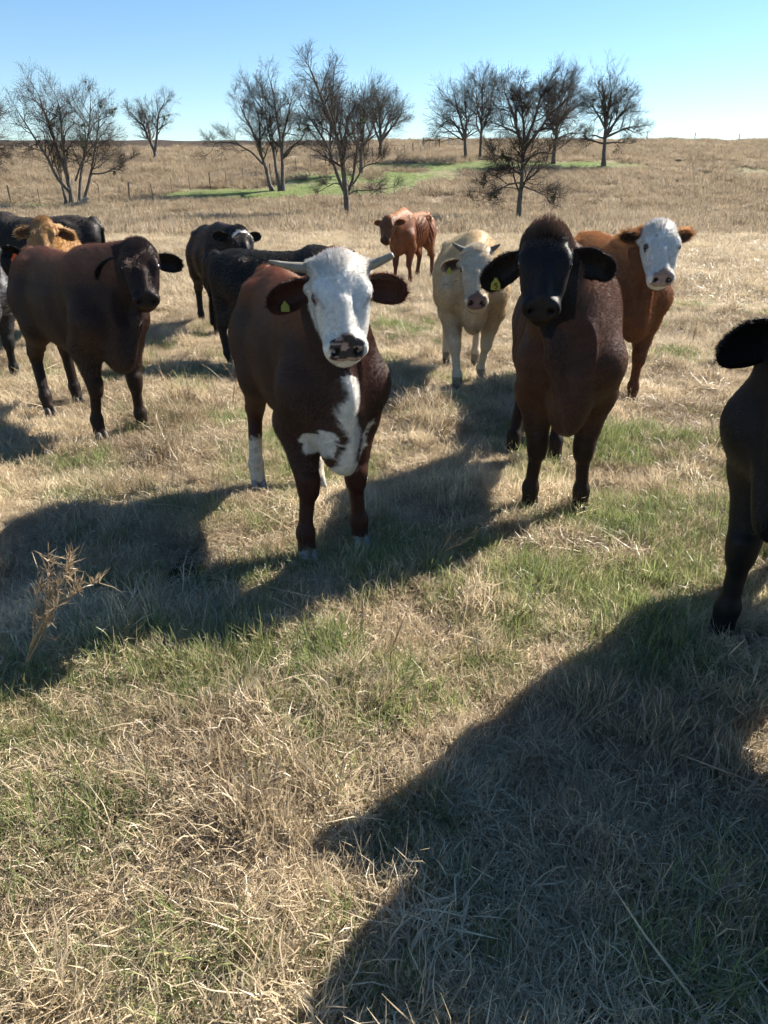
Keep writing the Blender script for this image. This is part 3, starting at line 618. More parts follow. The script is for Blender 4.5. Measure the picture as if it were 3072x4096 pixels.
    pn = np.stack([noise3(rp, 6, 1), noise3(rp, 6, 2), noise3(rp, 6, 3)], 1) - .5 + .35 * (np.stack([noise3(rp, 19, 1), noise3(rp, 19, 2), noise3(rp, 19, 3)], 1) - .5)
    fl = fl / (np.linalg.norm(fl, axis=1)[:, None] + 1e-9) + pn * 2.2 * curlamp
    fl = fl - rn * (fl * rn).sum(1)[:, None]; fl /= np.linalg.norm(fl, axis=1)[:, None] + 1e-9
    d0 = rn * li[:, None] + fl * (1 - li[:, None]) + r.normal(0, .12, (hairs, 3)); d0 /= np.linalg.norm(d0, axis=1)[:, None]
    d1 = d0 * .55 + fl * .6 - rn * .12; pts = np.zeros((hairs, 4, 3)); pts[:, 0] = rp - rn * .002
    for k in (1, 2, 3):
        dk = d0 * (1 - k / 3.5) + d1 * (k / 3.5); pts[:, k] = pts[:, k-1] + dk * (ln / 3)[:, None]
    hc = bpy.data.hair_curves.new('fur'); hc.add_curves([4] * hairs)
    hc.attributes['position'].data.foreach_set('vector', pts.astype(np.float32).ravel())
    ra = hc.attributes.get('radius') or hc.attributes.new('radius', 'FLOAT', 'POINT')
    ra.data.foreach_set('value', (np.tile([1, .9, .65, .15], hairs) * hairw).astype(np.float32))
    ca = hc.attributes.new('hair_col', 'FLOAT_COLOR', 'CURVE'); cc = np.ones((hairs, 4), np.float32); cc[:, :3] = np.clip(rc * r.uniform(.75, 1.3, hairs)[:, None], .004, .95)
    ca.data.foreach_set('color', cc.ravel()); hc.materials.append(M_FUR)
    link(bpy.data.objects.new('fur', hc), root)['kind'] = 'stuff'
    # eyes, hooves, horns, tags
    for sg in (1, -1):
        c = H(.193, .018, sg * .1045); n_ = 10; ev = []; ef = []
        for i in range(n_ + 1):
            for j in range(12):
                t1, t2 = math.pi * i / n_, 2 * math.pi * j / 12; ev.append(c + .0225 * hs * np.array([math.sin(t1) * math.cos(t2), math.sin(t1) * math.sin(t2), math.cos(t1)]))
        for i in range(n_):
            for j in range(12): ef.append([i*12 + j, (i+1)*12 + j, (i+1)*12 + (j+1) % 12, i*12 + (j+1) % 12])
        mesh_obj('eye', ev, ef, M_EYE, root, True)
    for kx, ho in hoofs: hoof_mesh('hoof', ho, (1, 0), hoofm or M_HOOF, root)
    if horns:
        for sg, pl in ((1, horns['left']), (-1, horns['right'])):
            pts_ = np.array([H(a, b_, sg * c) for a, b_, c, _ in pl]); rr = np.array([q[3] for q in pl])
            t = np.linspace(0, len(pl) - 1, 14); P_ = np.stack([np.interp(t, range(len(pl)), pts_[:, i]) for i in range(3)], 1); P_[1:-1] = (P_[:-2] + P_[1:-1] * 2 + P_[2:]) / 4
            rr = np.interp(t, range(len(pl)), rr) * (1 + .03 * np.sin(t * 9))
            hv_, hf = tube_mesh(P_[None], rr[None], 12); F_ = [list(q) for q in hf] + [list(range(13*12, 14*12))]
            mesh_obj('horn', hv_, F_, horns['mat'], root, True)
    if eartag:
        sg, mat, sz, along, ink = eartag; bb, (e, n_, m_) = earf[sg]
        dwn = np.array([0, 0, -1.0]); c = bb + e * ear[0] * along + dwn * (.012 + .12 * along * along * ear[0]) + n_ * .012 * 1
        hd = unit(dwn - (dwn @ n_) * n_); ex = np.cross(hd, n_)
        tg = plate('ear_tag', c + hd * sz * .35, ex, n_, sz * .8, sz, .003, mat, root, TAG_SHAPE)
        hdir = np.cross(n_, unit(ex))
        bv, bf = tube_mesh(np.array([[c + hd*sz*-.02 - n_ * .012, c + hd*sz*-.02 + n_ * .006]]), np.array([[sz*.1, sz*.1]]), 8)
        mesh_obj('tag_stud', bv, [list(q) for q in bf] + [list(range(8, 16))], mat, tg)
        if ink:
            strokes = [(-.18, -.18), (.1, -.16), (.14, .05), (-.06, .0), (-.17, .14), (-.1, .3), (.05, .36)]
            P_ = np.array([[c + hd * sz * .42 + n_ * .003 + unit(ex) * x * sz * .9 + hdir * y * sz * .8 * (1 if hdir @ hd > 0 else -1) for x, y in strokes]])
            tv, tf = tube_mesh(P_, np.full((1, len(strokes)), sz * .045), 6); mesh_obj('tag_number', tv, [list(q) for q in tf], M_INK, tg)
    return root

class Coat:
    """colour of hide at points; base colours are the animal's own hide"""
    def __init__(s, base, var=.25, legs=None, face=None, earc=None, earin=None, muzzle=(.03, .028, .028), fn=None, back=None):
        s.b = np.array(base); s.var = var; s.legs = legs; s.face = face; s.earc = np.array(earc if earc is not None else base); s.earin = np.array(earin if earin is not None else s.earc * .7)
        s.mz = np.array(muzzle); s.fn = fn; s.back = back
    def __call__(s, V, hu, hv, hw, hm, th, bk):
        n = noise3(V, 5, 11)[:, None]; n2 = noise3(V, 22, 4)[:, None]
        c = s.b * (1 + s.var * (n - .5) * 2 + s.var * .7 * (n2 - .5) * 2)
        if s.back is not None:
            t = np.clip((V[:, 2:3] - 1.02) / .2, 0, 1) * (~hm)[:, None]; c = c * (1 - t) + np.array(s.back) * (.8 + .4 * n2) * t  # sunlit tone painted into the hide towards the topline
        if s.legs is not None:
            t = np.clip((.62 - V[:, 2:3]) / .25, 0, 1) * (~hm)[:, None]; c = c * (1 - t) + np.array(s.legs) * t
        if s.fn is not None: c = s.fn(c, V, hu, hv, hw, hm, th, bk)
        pd = (hu - .488) * .60 + (hv - .016) * .69; mz = hm & (pd > -.013) & (hu > .40) & (hv > -.064) & (np.abs(hw) < .068); mm_ = noise3(V, 30, 8)
        if s.mz.ndim == 2: c[mz] = np.where((mm_[mz] > .56)[:, None], s.mz[1], s.mz[0])
        else: c[mz] = s.mz
        nos = hm & (pd < .004) & (hu > .44) & (((np.abs(hw) - .044) / .019) ** 2 + ((hv - .014) / .017) ** 2 < 1); c[nos] = (.008, .007, .007)
        return c
    def ear(s, ed):
        f = ed['front'][:, None]; r = np.clip((ed['rim'] - .72) / .2, 0, 1)[:, None]
        return s.earc * (1 - f) + f * (s.earin * (1 - r) + s.earc * r)

WHITE = np.array([.62, .60, .565])
def soft(x, w): return np.clip(.5 + x / w, 0, 1)[:, None]
def hereford_marks(c, V, hu, hv, hw, hm, th, bk):
    n = noise3(V, 9, 3) - .5; n2 = noise3(V, 60, 6) - .5; n3 = noise3(V, 21, 16) - .5
    wh = WHITE * (1 + n2 * .2 + n3 * .15)[:, None]; hmm = hm[:, None]
    m = soft(hv + n * .05 + n2 * .02 + .15 - .45 * np.clip(-hu, 0, 1), .02) * hmm; c = c * (1 - m) + wh * m
    x, y, z = V[:, 0], V[:, 1], V[:, 2]
    t = np.clip((th[2] - z) / max(.05, th[2] - bk[2]), 0, 1); cxx = th[0] + (bk[0] - th[0]) * t; cyy = th[1] + (bk[1] - th[1]) * t
    wob = .014 * np.sin(z * 31) + n * .02
    strip = soft(.034 + .10 * np.clip(.35 - t, 0, 1) + n2 * .02 - np.abs(y - cyy - wob), .018) * soft(x - cxx + .10, .03) * ((z < th[2] + .06) & (z > bk[2] - .14) & ~hm)[:, None]
    lobe = np.maximum(1 - ((np.abs(y) - .105 - n3 * .05) / (.055 + n * .05)) ** 2 - ((z - .585 - n * .16 - n3 * .06) / .085) ** 2, 1 - (y / .055) ** 2 - ((z - .47) / .085) ** 2)
    br = soft(lobe + n2 * .5, .35) * soft(x - .42, .05) * (~hm)[:, None]
    m = np.maximum(strip, br); c = c * (1 - m) + wh * .96 * m
    und = soft(.56 + n * .05 + n2 * .02 - z, .03) * ((z > .45) & (np.abs(y) < .10) & (x > -.3) & (x < .42) & ~hm)[:, None]; c = c * (1 - und) + wh * .8 * und
    lg = np.maximum(soft(.075 + n * .06 + n2 * .04 - z, .03) * (x > .2)[:, None], soft(.31 + n * .1 + n2 * .05 - z, .03) * (x < -.3)[:, None]) * (~hm)[:, None]
    c = c * (1 - lg) + np.array([.42, .37, .30]) * (1 + n2 * .6 + n3 * .6)[:, None] * lg
    d = np.sqrt(((hu - .200) / .040) ** 2 + ((np.abs(hw) - .110) / .026) ** 2 + ((hv - .022) / .026) ** 2); e = soft(1 - d, .6) * hmm; c = c * (1 - e) + np.array([.10, .04, .028]) * e
    tr = soft(.006 + .0 * hu - np.abs(np.abs(hw) - (.100 - .35 * np.clip(hu - .21, 0, 1))), .01) * ((hu > .21) & (hu < .27) & hm)[:, None] * .45; c = c * (1 - tr) + np.array([.14, .08, .06]) * tr
    return c
def bald_marks(c, V, hu, hv, hw, hm, th, bk):
    n = noise3(V, 13, 3) - .5; m = soft(hv + n * .03 + .085 - .5 * np.clip(-hu, 0, 1), .02) * hm[:, None]; c = c * (1 - m) + WHITE * m
    e = hm & (((hu - .200) / .036) ** 2 + ((np.abs(hw) - .110) / .03) ** 2 + ((hv - .022) / .028) ** 2 < 1); c[e] = (.08, .035, .02)
    return c
def band_marks(c, V, hu, hv, hw, hm, th, bk):
    n = noise3(V, 13, 3) - .5
    f = hm & (hv > .01) & (np.abs(hu - .055 - 5 * hw * hw + n * .02) < .017); c[f] = WHITE * .9
    return c
def tan_marks(c, V, hu, hv, hw, hm, th, bk):
    f = hm & (hv > -.10); c[f] = c[f] * .55 + np.array([.55, .50, .42]) * .45
    n = noise3(V, 9, 3); lg = (~hm) & (V[:, 2] < .13); c[lg] = c[lg] * .45
    return c
def dark_head(c, V, hu, hv, hw, hm, th, bk):
    m = soft(hu - .02, .1) * hm[:, None]; return c * (1 - m) + np.array([.10, .042, .02]) * m
def black_face(c, V, hu, hv, hw, hm, th, bk):
    m = soft(hu - .0, .1) * hm[:, None]; return c * (1 - m) + np.array([.011, .008, .008]) * m
def roan_marks(c, V, hu, hv, hw, hm, th, bk):
    n = noise3(V, 34, 3); m = soft(n - .46, .1) * ((~hm) & (V[:, 2] > .62))[:, None]; c = c * (1 - m) + np.array([.12, .12, .125]) * m
    return c

horn_main = dict(mat=M_HORN, left=[(-.005, -.035, .085, .024), (-.014, -.03, .13, .021), (-.034, -.02, .18, .0165), (-.056, -.005, .225, .013), (-.058, -.003, .229, .008)],
                 right=[(-.005, -.035, .085, .024), (-.010, -.04, .14, .021), (-.022, -.04, .20, .015), (-.042, -.035, .265, .008), (-.050, -.032, .285, .003)])
horn_small = dict(mat=M_HORND, left=[(.0, -.03, .07, .026), (-.02, -.02, .115, .021), (-.045, -.005, .155, .011), (-.055, .0, .168, .003)],
                  right=[(.0, -.03, .07, .026), (-.02, -.02, .12, .021), (-.05, -.005, .17, .011), (-.065, .0, .187, .003)])

def hd(vx, vy): return math.degrees(math.atan2(vy, vx))
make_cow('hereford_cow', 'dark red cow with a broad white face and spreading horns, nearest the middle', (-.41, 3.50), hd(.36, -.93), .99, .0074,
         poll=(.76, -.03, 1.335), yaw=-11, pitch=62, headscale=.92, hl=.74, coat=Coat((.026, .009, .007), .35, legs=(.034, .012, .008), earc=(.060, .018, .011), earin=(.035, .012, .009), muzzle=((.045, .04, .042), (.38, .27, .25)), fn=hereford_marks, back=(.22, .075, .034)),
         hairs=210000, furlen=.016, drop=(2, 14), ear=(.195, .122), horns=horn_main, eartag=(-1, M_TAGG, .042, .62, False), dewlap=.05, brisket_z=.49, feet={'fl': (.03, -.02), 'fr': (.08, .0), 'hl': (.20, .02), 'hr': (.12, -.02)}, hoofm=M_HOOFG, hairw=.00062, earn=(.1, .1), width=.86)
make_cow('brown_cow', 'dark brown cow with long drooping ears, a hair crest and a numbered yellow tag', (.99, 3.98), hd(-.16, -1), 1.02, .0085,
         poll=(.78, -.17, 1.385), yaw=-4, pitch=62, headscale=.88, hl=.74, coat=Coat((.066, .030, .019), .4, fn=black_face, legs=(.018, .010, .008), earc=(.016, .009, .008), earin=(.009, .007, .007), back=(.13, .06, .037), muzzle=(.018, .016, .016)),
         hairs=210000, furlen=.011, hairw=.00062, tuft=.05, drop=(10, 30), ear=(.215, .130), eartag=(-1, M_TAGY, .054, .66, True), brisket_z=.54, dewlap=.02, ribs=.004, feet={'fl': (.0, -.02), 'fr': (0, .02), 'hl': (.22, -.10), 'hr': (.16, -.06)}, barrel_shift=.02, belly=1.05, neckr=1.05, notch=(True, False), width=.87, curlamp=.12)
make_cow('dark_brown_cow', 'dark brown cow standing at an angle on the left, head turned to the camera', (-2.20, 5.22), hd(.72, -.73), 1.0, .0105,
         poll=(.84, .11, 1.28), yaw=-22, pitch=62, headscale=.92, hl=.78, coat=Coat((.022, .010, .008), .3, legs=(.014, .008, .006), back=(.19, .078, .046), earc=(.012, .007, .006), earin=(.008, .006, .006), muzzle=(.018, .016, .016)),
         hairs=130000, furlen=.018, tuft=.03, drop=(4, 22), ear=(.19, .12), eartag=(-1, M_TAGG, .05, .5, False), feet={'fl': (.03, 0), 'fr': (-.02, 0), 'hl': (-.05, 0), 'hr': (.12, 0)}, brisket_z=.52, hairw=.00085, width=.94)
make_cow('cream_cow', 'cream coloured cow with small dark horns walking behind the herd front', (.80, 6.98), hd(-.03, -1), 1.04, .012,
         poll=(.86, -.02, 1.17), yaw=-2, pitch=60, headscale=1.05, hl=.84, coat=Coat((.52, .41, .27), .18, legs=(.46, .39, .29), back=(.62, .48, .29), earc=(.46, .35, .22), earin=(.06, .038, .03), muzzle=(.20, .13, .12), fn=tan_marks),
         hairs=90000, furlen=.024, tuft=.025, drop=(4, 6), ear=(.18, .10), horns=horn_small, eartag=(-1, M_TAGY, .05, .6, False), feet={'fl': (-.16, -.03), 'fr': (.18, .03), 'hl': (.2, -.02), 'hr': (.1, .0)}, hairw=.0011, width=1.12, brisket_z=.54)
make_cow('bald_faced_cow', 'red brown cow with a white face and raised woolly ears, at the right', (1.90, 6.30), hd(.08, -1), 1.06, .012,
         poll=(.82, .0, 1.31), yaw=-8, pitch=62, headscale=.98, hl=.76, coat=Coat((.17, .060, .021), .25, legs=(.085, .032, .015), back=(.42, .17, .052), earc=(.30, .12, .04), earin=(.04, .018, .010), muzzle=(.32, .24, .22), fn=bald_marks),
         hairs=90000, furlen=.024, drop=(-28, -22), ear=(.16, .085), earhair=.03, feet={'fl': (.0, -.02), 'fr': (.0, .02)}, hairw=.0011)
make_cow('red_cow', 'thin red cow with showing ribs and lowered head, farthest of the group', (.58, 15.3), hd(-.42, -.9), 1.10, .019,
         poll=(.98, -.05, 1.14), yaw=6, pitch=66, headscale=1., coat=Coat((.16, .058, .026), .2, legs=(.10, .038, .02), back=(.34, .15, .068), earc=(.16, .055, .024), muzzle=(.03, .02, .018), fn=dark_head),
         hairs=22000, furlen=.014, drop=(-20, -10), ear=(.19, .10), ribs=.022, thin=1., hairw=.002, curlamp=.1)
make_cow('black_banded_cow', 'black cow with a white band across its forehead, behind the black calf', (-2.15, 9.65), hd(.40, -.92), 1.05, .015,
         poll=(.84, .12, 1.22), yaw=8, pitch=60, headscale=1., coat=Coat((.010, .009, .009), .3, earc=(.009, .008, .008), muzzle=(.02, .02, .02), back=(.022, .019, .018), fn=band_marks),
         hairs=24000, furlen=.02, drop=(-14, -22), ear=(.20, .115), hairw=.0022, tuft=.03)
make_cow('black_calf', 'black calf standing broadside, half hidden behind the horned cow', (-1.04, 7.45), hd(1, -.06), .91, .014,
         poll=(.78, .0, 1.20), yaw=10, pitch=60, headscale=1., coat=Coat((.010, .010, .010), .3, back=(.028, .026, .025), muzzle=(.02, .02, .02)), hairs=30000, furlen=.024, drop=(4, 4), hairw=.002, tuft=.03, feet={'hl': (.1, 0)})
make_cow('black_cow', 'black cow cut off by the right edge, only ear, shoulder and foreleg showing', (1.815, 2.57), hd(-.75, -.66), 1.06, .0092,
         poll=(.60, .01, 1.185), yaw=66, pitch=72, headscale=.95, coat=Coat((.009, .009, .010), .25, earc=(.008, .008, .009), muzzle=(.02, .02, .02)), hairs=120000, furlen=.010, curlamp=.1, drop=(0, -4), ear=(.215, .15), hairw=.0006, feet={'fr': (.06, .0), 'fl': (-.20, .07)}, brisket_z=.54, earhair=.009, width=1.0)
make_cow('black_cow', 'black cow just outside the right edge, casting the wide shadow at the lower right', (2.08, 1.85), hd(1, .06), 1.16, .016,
         poll=(.84, .05, 1.27), yaw=10, pitch=58, headscale=1., coat=Coat((.010, .010, .010), .3, muzzle=(.02, .02, .02)), hairs=14000, furlen=.012, hairw=.0022)  # unseen cow, added to fill out the lower right shadow
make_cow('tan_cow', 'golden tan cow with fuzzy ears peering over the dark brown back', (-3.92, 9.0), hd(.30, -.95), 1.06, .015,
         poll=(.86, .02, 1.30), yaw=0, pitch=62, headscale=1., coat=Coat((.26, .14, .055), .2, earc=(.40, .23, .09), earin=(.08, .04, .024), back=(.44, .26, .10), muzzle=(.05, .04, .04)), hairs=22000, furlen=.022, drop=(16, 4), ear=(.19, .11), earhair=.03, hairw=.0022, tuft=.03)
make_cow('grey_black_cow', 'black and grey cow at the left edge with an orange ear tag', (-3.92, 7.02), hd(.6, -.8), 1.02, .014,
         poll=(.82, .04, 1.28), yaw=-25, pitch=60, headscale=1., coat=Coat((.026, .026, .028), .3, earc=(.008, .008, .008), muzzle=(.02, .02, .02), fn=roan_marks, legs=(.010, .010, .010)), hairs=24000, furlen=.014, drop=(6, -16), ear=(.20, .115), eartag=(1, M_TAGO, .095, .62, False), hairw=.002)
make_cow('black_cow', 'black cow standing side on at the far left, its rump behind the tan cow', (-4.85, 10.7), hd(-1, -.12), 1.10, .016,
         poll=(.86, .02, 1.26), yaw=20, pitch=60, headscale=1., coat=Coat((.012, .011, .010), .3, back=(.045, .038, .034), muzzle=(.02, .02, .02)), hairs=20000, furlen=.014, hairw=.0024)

# ------------------------------------------------------------------ bare winter trees
def bark_mat(name, lo, hi):
    m, nt, b = new_mat(name); L = nt.links; N = nt.nodes.new
    tc = N('ShaderNodeTexCoord'); mp = N('ShaderNodeMapping'); mp.inputs['Scale'].default_value = (5, 5, 1.2); nz = N('ShaderNodeTexNoise'); nz.inputs['Scale'].default_value = 3; nz.inputs['Detail'].default_value = 7
    L.new(tc.outputs['Object'], mp.inputs[0]); L.new(mp.outputs[0], nz.inputs['Vector'])
    cr = N('ShaderNodeValToRGB'); cr.color_ramp.elements[0].color = (*lo, 1); cr.color_ramp.elements[0].position = .3; cr.color_ramp.elements[1].color = (*hi, 1); cr.color_ramp.elements[1].position = .7
    L.new(nz.outputs['Fac'], cr.inputs[0]); L.new(cr.outputs[0], b.inputs['Base Color']); b.inputs['Roughness'].default_value = .9; b.inputs['Specular IOR Level'].default_value = .1
    bp = N('ShaderNodeBump'); bp.inputs['Strength'].default_value = .8; bp.inputs['Distance'].default_value = .06; L.new(nz.outputs['Fac'], bp.inputs['Height']); L.new(bp.outputs[0], b.inputs['Normal'])
    return m
M_BARK = bark_mat('bark', (.065, .058, .052), (.17, .155, .14))
M_TWIG = simple_mat('twig_bark', (.07, .06, .053), .9, .1, .3, 4)
M_MISTLE = simple_mat('mistletoe_leaf', (.06, .075, .022), .6, .2, .4, 6)
def resample(p, K):
    p = np.asarray(p, float); d = np.concatenate([[0], np.cumsum(np.linalg.norm(np.diff(p, axis=0), axis=1))]); t = np.linspace(0, d[-1], K)
    return np.stack([np.interp(t, d, p[:, i]) for i in range(3)], 1)
def grow(parents, prad, plen, r, nch, t0, ratio, ang, up, K, rr, wig, rmin, lmin=0., weights=None):
    """children of polylines (N,K,3): returns polylines, radii, lengths"""
    n, Kp, _ = parents.shape; cnt = np.full(n, nch) if weights is None else np.maximum(2, np.round(nch * n * weights / weights.sum())).astype(int)
    k = np.repeat(np.arange(n), cnt); m = len(k); loc_ = np.concatenate([np.arange(c) for c in cnt]); cn = cnt[k]
    t = t0 + (1 - t0) * ((loc_ + r.random(m)) / cn); t[loc_ == cn - 1] = 1.0
    f = t * (Kp - 1); i = np.minimum(f.astype(int), Kp - 2); fr = (f - i)[:, None]
    st = parents[k, i] * (1 - fr) + parents[k, i + 1] * fr; tan = parents[k, i + 1] - parents[k, i]; tan /= np.linalg.norm(tan, axis=1)[:, None] + 1e-9
    rad = (prad[k, i] * (1 - fr[:, 0]) + prad[k, i + 1] * fr[:, 0])
    rnd = r.normal(0, 1, (m, 3)); rnd -= tan * (rnd * tan).sum(1)[:, None]; rnd /= np.linalg.norm(rnd, axis=1)[:, None] + 1e-9
    a = np.where(t > .99, r.uniform(.05, .4, m), r.normal(ang, .25, m)); d = tan * np.cos(a)[:, None] + rnd * np.sin(a)[:, None]; d[:, 2] += up * r.uniform(.3, 1.4, m)
    d /= np.linalg.norm(d, axis=1)[:, None]
    ln = np.maximum(plen[k] * ratio * r.uniform(.6, 1.25, m) * (1.15 - .55 * t), lmin); P = np.zeros((m, K, 3)); P[:, 0] = st
    for j in range(1, K):
        P[:, j] = P[:, j-1] + d * (ln / (K - 1))[:, None]; d = d + r.normal(0, wig, (m, 3)); d[:, 2] += up * .25; d /= np.linalg.norm(d, axis=1)[:, None]
    R0 = np.maximum(rad * rr * r.uniform(.75, 1.1, m), rmin); Rr = R0[:, None] * np.linspace(1, .35, K)[None]
    return P, np.maximum(Rr, rmin * .6), ln
def make_tree(label, x, y, m, stems, seed, n1=9, n2=7, n3=6, n4=4, mist=4, dens=1., lmax=.5, up=.14, rmin=.011, t0=.3):
    """stems: list of (pixel-free) offsets scaled by m metres: [(dx, dz), ...], radius"""
    r = np.random.default_rng(seed); z0 = gz(x, y); m = m * .875
    root = empty('bare_tree', (x, y, z0 - .05)); tag(root, label, 'tree', 'bare trees on the hillside')
    P0, R0, L0 = [], [], []
    for pl, rad in stems:
        p = np.array([(a * m, 0., b * m) for a, b in pl]); dep = r.normal(0, .22) ; zz = np.linspace(0, 1, len(p)) ** 1.2
        p[:, 1] = zz * np.linalg.norm(p[-1] - p[0]) * dep + (r.normal(0, .12) if len(stems) > 1 else 0); q = resample(p, 12)
        q[1:-1] += r.normal(0, .035 * m / .035, (10, 3)); q[1:-1] = (q[:-2] + 2 * q[1:-1] + q[2:]) / 4
        P0.append(q); rr = np.linspace(1, .28, 12) * rad * m; rr[0] *= 1.35 if pl[0][1] < 8 else 1; R0.append(rr); L0.append(np.linalg.norm(np.diff(q, axis=0), axis=1).sum())
    P0, R0, L0 = np.array(P0), np.array(R0), np.array(L0)
    V, F = tube_mesh(P0, R0, 9); fast_mesh('trunk', V, F, M_BARK, root, True)
    P1, R1, L1 = grow(P0, R0, np.minimum(L0, 7), r, n1 + 1, t0, lmax * 1.2, .85, up, 7, .60, .17, .022, 0., L0 ** 1.2)
    P2, R2, L2 = grow(P1, R1, L1, r, n2, .15, .66, .75, up, 5, .55, .2, .014)
    P3, R3, L3 = grow(P2, R2, L2, r, n3, .12, .78, .75, up * .8, 4, .55, .22, rmin * .75, .45)
    P4, R4, L4 = grow(P3, R3, L3, r, n4 + 1, .1, .95, .7, up * .6, 3, .65, .22, rmin * .6, .4)
    parts = [tube_mesh(P1, R1, 6), tube_mesh(P2, R2, 4), tube_mesh(P3, R3, 3), tube_mesh(P4, R4, 3)]
    off = 0; Vs, Fs = [], []
    for v_, f_ in parts: Vs.append(v_); Fs.append(f_ + off); off += len(v_)
    fast_mesh('crown', np.concatenate(Vs), np.concatenate(Fs), M_TWIG, root, False)
    for i in range(mist):
        c = P2[r.integers(len(P2)), 3] if i % 2 else P1[r.integers(len(P1)), 4]; nl = int(r.integers(60, 150)); rad = r.uniform(.18, .42)
        sub = c + r.normal(0, .5 * rad, (4, 3)); ci_ = r.integers(0, 4, nl)
        d = r.normal(0, 1, (nl, 3)); d /= np.linalg.norm(d, axis=1)[:, None]; p = sub[ci_] + d * rad * .75 * r.random(nl)[:, None] ** .6
        e1 = r.normal(0, 1, (nl, 3)); e1 /= np.linalg.norm(e1, axis=1)[:, None]; e2 = np.cross(e1, d); e2 /= np.linalg.norm(e2, axis=1)[:, None] + 1e-9
        Vm = np.stack([p - e1 * .08, p + e2 * .03, p + e1 * .08, p - e2 * .03], 1).reshape(-1, 3); fast_mesh('mistletoe', Vm, np.arange(nl * 4).reshape(-1, 4), M_MISTLE, root)['kind'] = 'stuff'
    return root
make_tree('bare tree cut off by the left edge of the picture', -43.2, 83.5, .043, [([(0, 0), (3, 70), (20, 140), (38, 195)], 7), ([(3, 60), (40, 110), (72, 150)], 5), ([(2, 40), (35, 62), (78, 72)], 4)], 11, n1=10, mist=5)
make_tree('broad many stemmed bare tree above the pile of bleached branches', -27.8, 69.0, .0357,
          [([(0, 0), (-1, 36), (-1, 73), (-14, 125), (-30, 203), (-43, 262)], 7), ([(-1, 34), (-17, 50), (-30, 73), (-40, 125), (-59, 151), (-90, 222)], 5), ([(-1, 70), (8, 110), (12, 151), (27, 222), (32, 250)], 5),
           ([(22, 4), (32, 73), (48, 130), (66, 190), (74, 258)], 4.5), ([(35, 4), (69, 78), (95, 138), (121, 212)], 4.5), ([(69, 78), (105, 78), (144, 94), (176, 112)], 2.6), ([(-17, 0), (-22, 60), (-40, 108), (-45, 150)], 4), ([(20, 60), (50, 110), (90, 150), (135, 160)], 3)], 12, n1=8, n2=6, n3=5, n4=4, mist=14, lmax=.34)
make_tree('small crooked bare tree alone against the dark far field', -30.6, 106.6, .054, [([(0, 0), (-4, 28), (-22, 62), (-36, 92), (-62, 108)], 6), ([(-2, 22), (8, 50), (14, 88), (24, 120), (40, 138)], 4.5), ([(-12, 45), (-14, 85), (-24, 122)], 3.5)], 13, n1=8, n2=6, n3=5, mist=4, lmax=.36)
make_tree('clump of leaning bare stems with one long low limb reaching left', -10.7, 78.5, .040,
          [([(-16, 0), (-31, 55), (-47, 117), (-81, 185), (-96, 219)], 5.5), ([(-37, 70), (-71, 104), (-112, 123), (-164, 127), (-172, 105)], 3), ([(6, 0), (-3, 70), (-9, 178), (-47, 231)], 5), ([(15, 0), (18, 101), (6, 209), (2, 250)], 6), ([(17, 80), (25, 147), (52, 225)], 4.5), ([(18, 90), (50, 118), (77, 130), (90, 160)], 3.5), ([(-44, 110), (-40, 170), (-52, 225)], 3.5), ([(5, 40), (-12, 120), (-25, 200), (-20, 240)], 3.5)], 14, n1=8, n2=6, n3=5, n4=4, mist=5, lmax=.33)
make_tree('tallest bare tree, forking low above its thick trunk', -2.78, 58.1, .0278,
          [([(0, 0), (-2, 62), (-5, 108), (-11, 170), (-36, 256), (-60, 310), (-85, 368)], 9), ([(-2, 60), (-17, 86), (-36, 140), (-48, 185), (-67, 216), (-129, 300)], 6), ([(-11, 170), (-36, 240), (-40, 310), (-30, 362)], 4.5), ([(-8, 140), (-4, 202), (5, 278), (57, 313)], 5),
           ([(-1, 55), (11, 78), (26, 140), (36, 200), (40, 240)], 5), ([(3, 60), (25, 72), (57, 73), (128, 78)], 2.6), ([(14, 85), (54, 140), (88, 150), (135, 146)], 3), ([(-6, 80), (-35, 95), (-65, 80), (-80, 70)], 2.2), ([(-20, 200), (-60, 240), (-120, 250)], 3)], 15, n1=8, n2=6, n3=5, n4=3, mist=3, lmax=.30, rmin=.010)
make_tree('bare tree just behind the tallest tree, at its right', -2.67, 91.5, .0465, [([(0, 0), (2, 60), (8, 110), (14, 165)], 6), ([(2, 55), (30, 110), (50, 150)], 4), ([(1, 50), (-20, 100), (-30, 150)], 4)], 16, n1=9, n2=6, n3=5, n4=3, mist=3)
make_tree('rounded bare tree right of the tallest tree on the skyline', -.49, 112.7, .0567, [([(0, 0), (0, 50), (-3, 95), (6, 140)], 6), ([(0, 40), (35, 80), (55, 110)], 4), ([(0, 38), (-22, 85), (-25, 125)], 4), ([(0, 45), (25, 95), (38, 138)], 4)], 17, n1=9, n2=6, n3=5, n4=4, mist=0)
make_tree('slim bare tree half hidden behind the forked limb of the tallest tree', -6.6, 97.6, .05, [([(0, 0), (0, 60), (4, 110), (2, 165)], 5)], 18, n1=10, n2=6, n3=4, n4=3, mist=1)
make_tree('bare tree leaning left beside the pipe gate', 11.06, 106.6, .0536, [([(0, 0), (-6, 55), (-20, 105), (-38, 150)], 5.5), ([(-5, 50), (-32, 88), (-62, 100), (-82, 80)], 4), ([(-6, 52), (-3, 100), (-14, 160)], 4), ([(-5, 60), (12, 75), (18, 78)], 3)], 19, n1=9, n2=6, n3=5, n4=4, mist=3)
make_tree('thin straight bare tree between the leaning tree and the big oak', 12.9, 106.6, .0534, [([(0, 0), (1, 60), (0, 110), (-2, 190)], 4.5), ([(1, 80), (-14, 130), (-20, 180)], 3), ([(1, 70), (18, 120), (22, 175)], 3)], 20, n1=11, n2=6, n3=5, n4=3, mist=2)
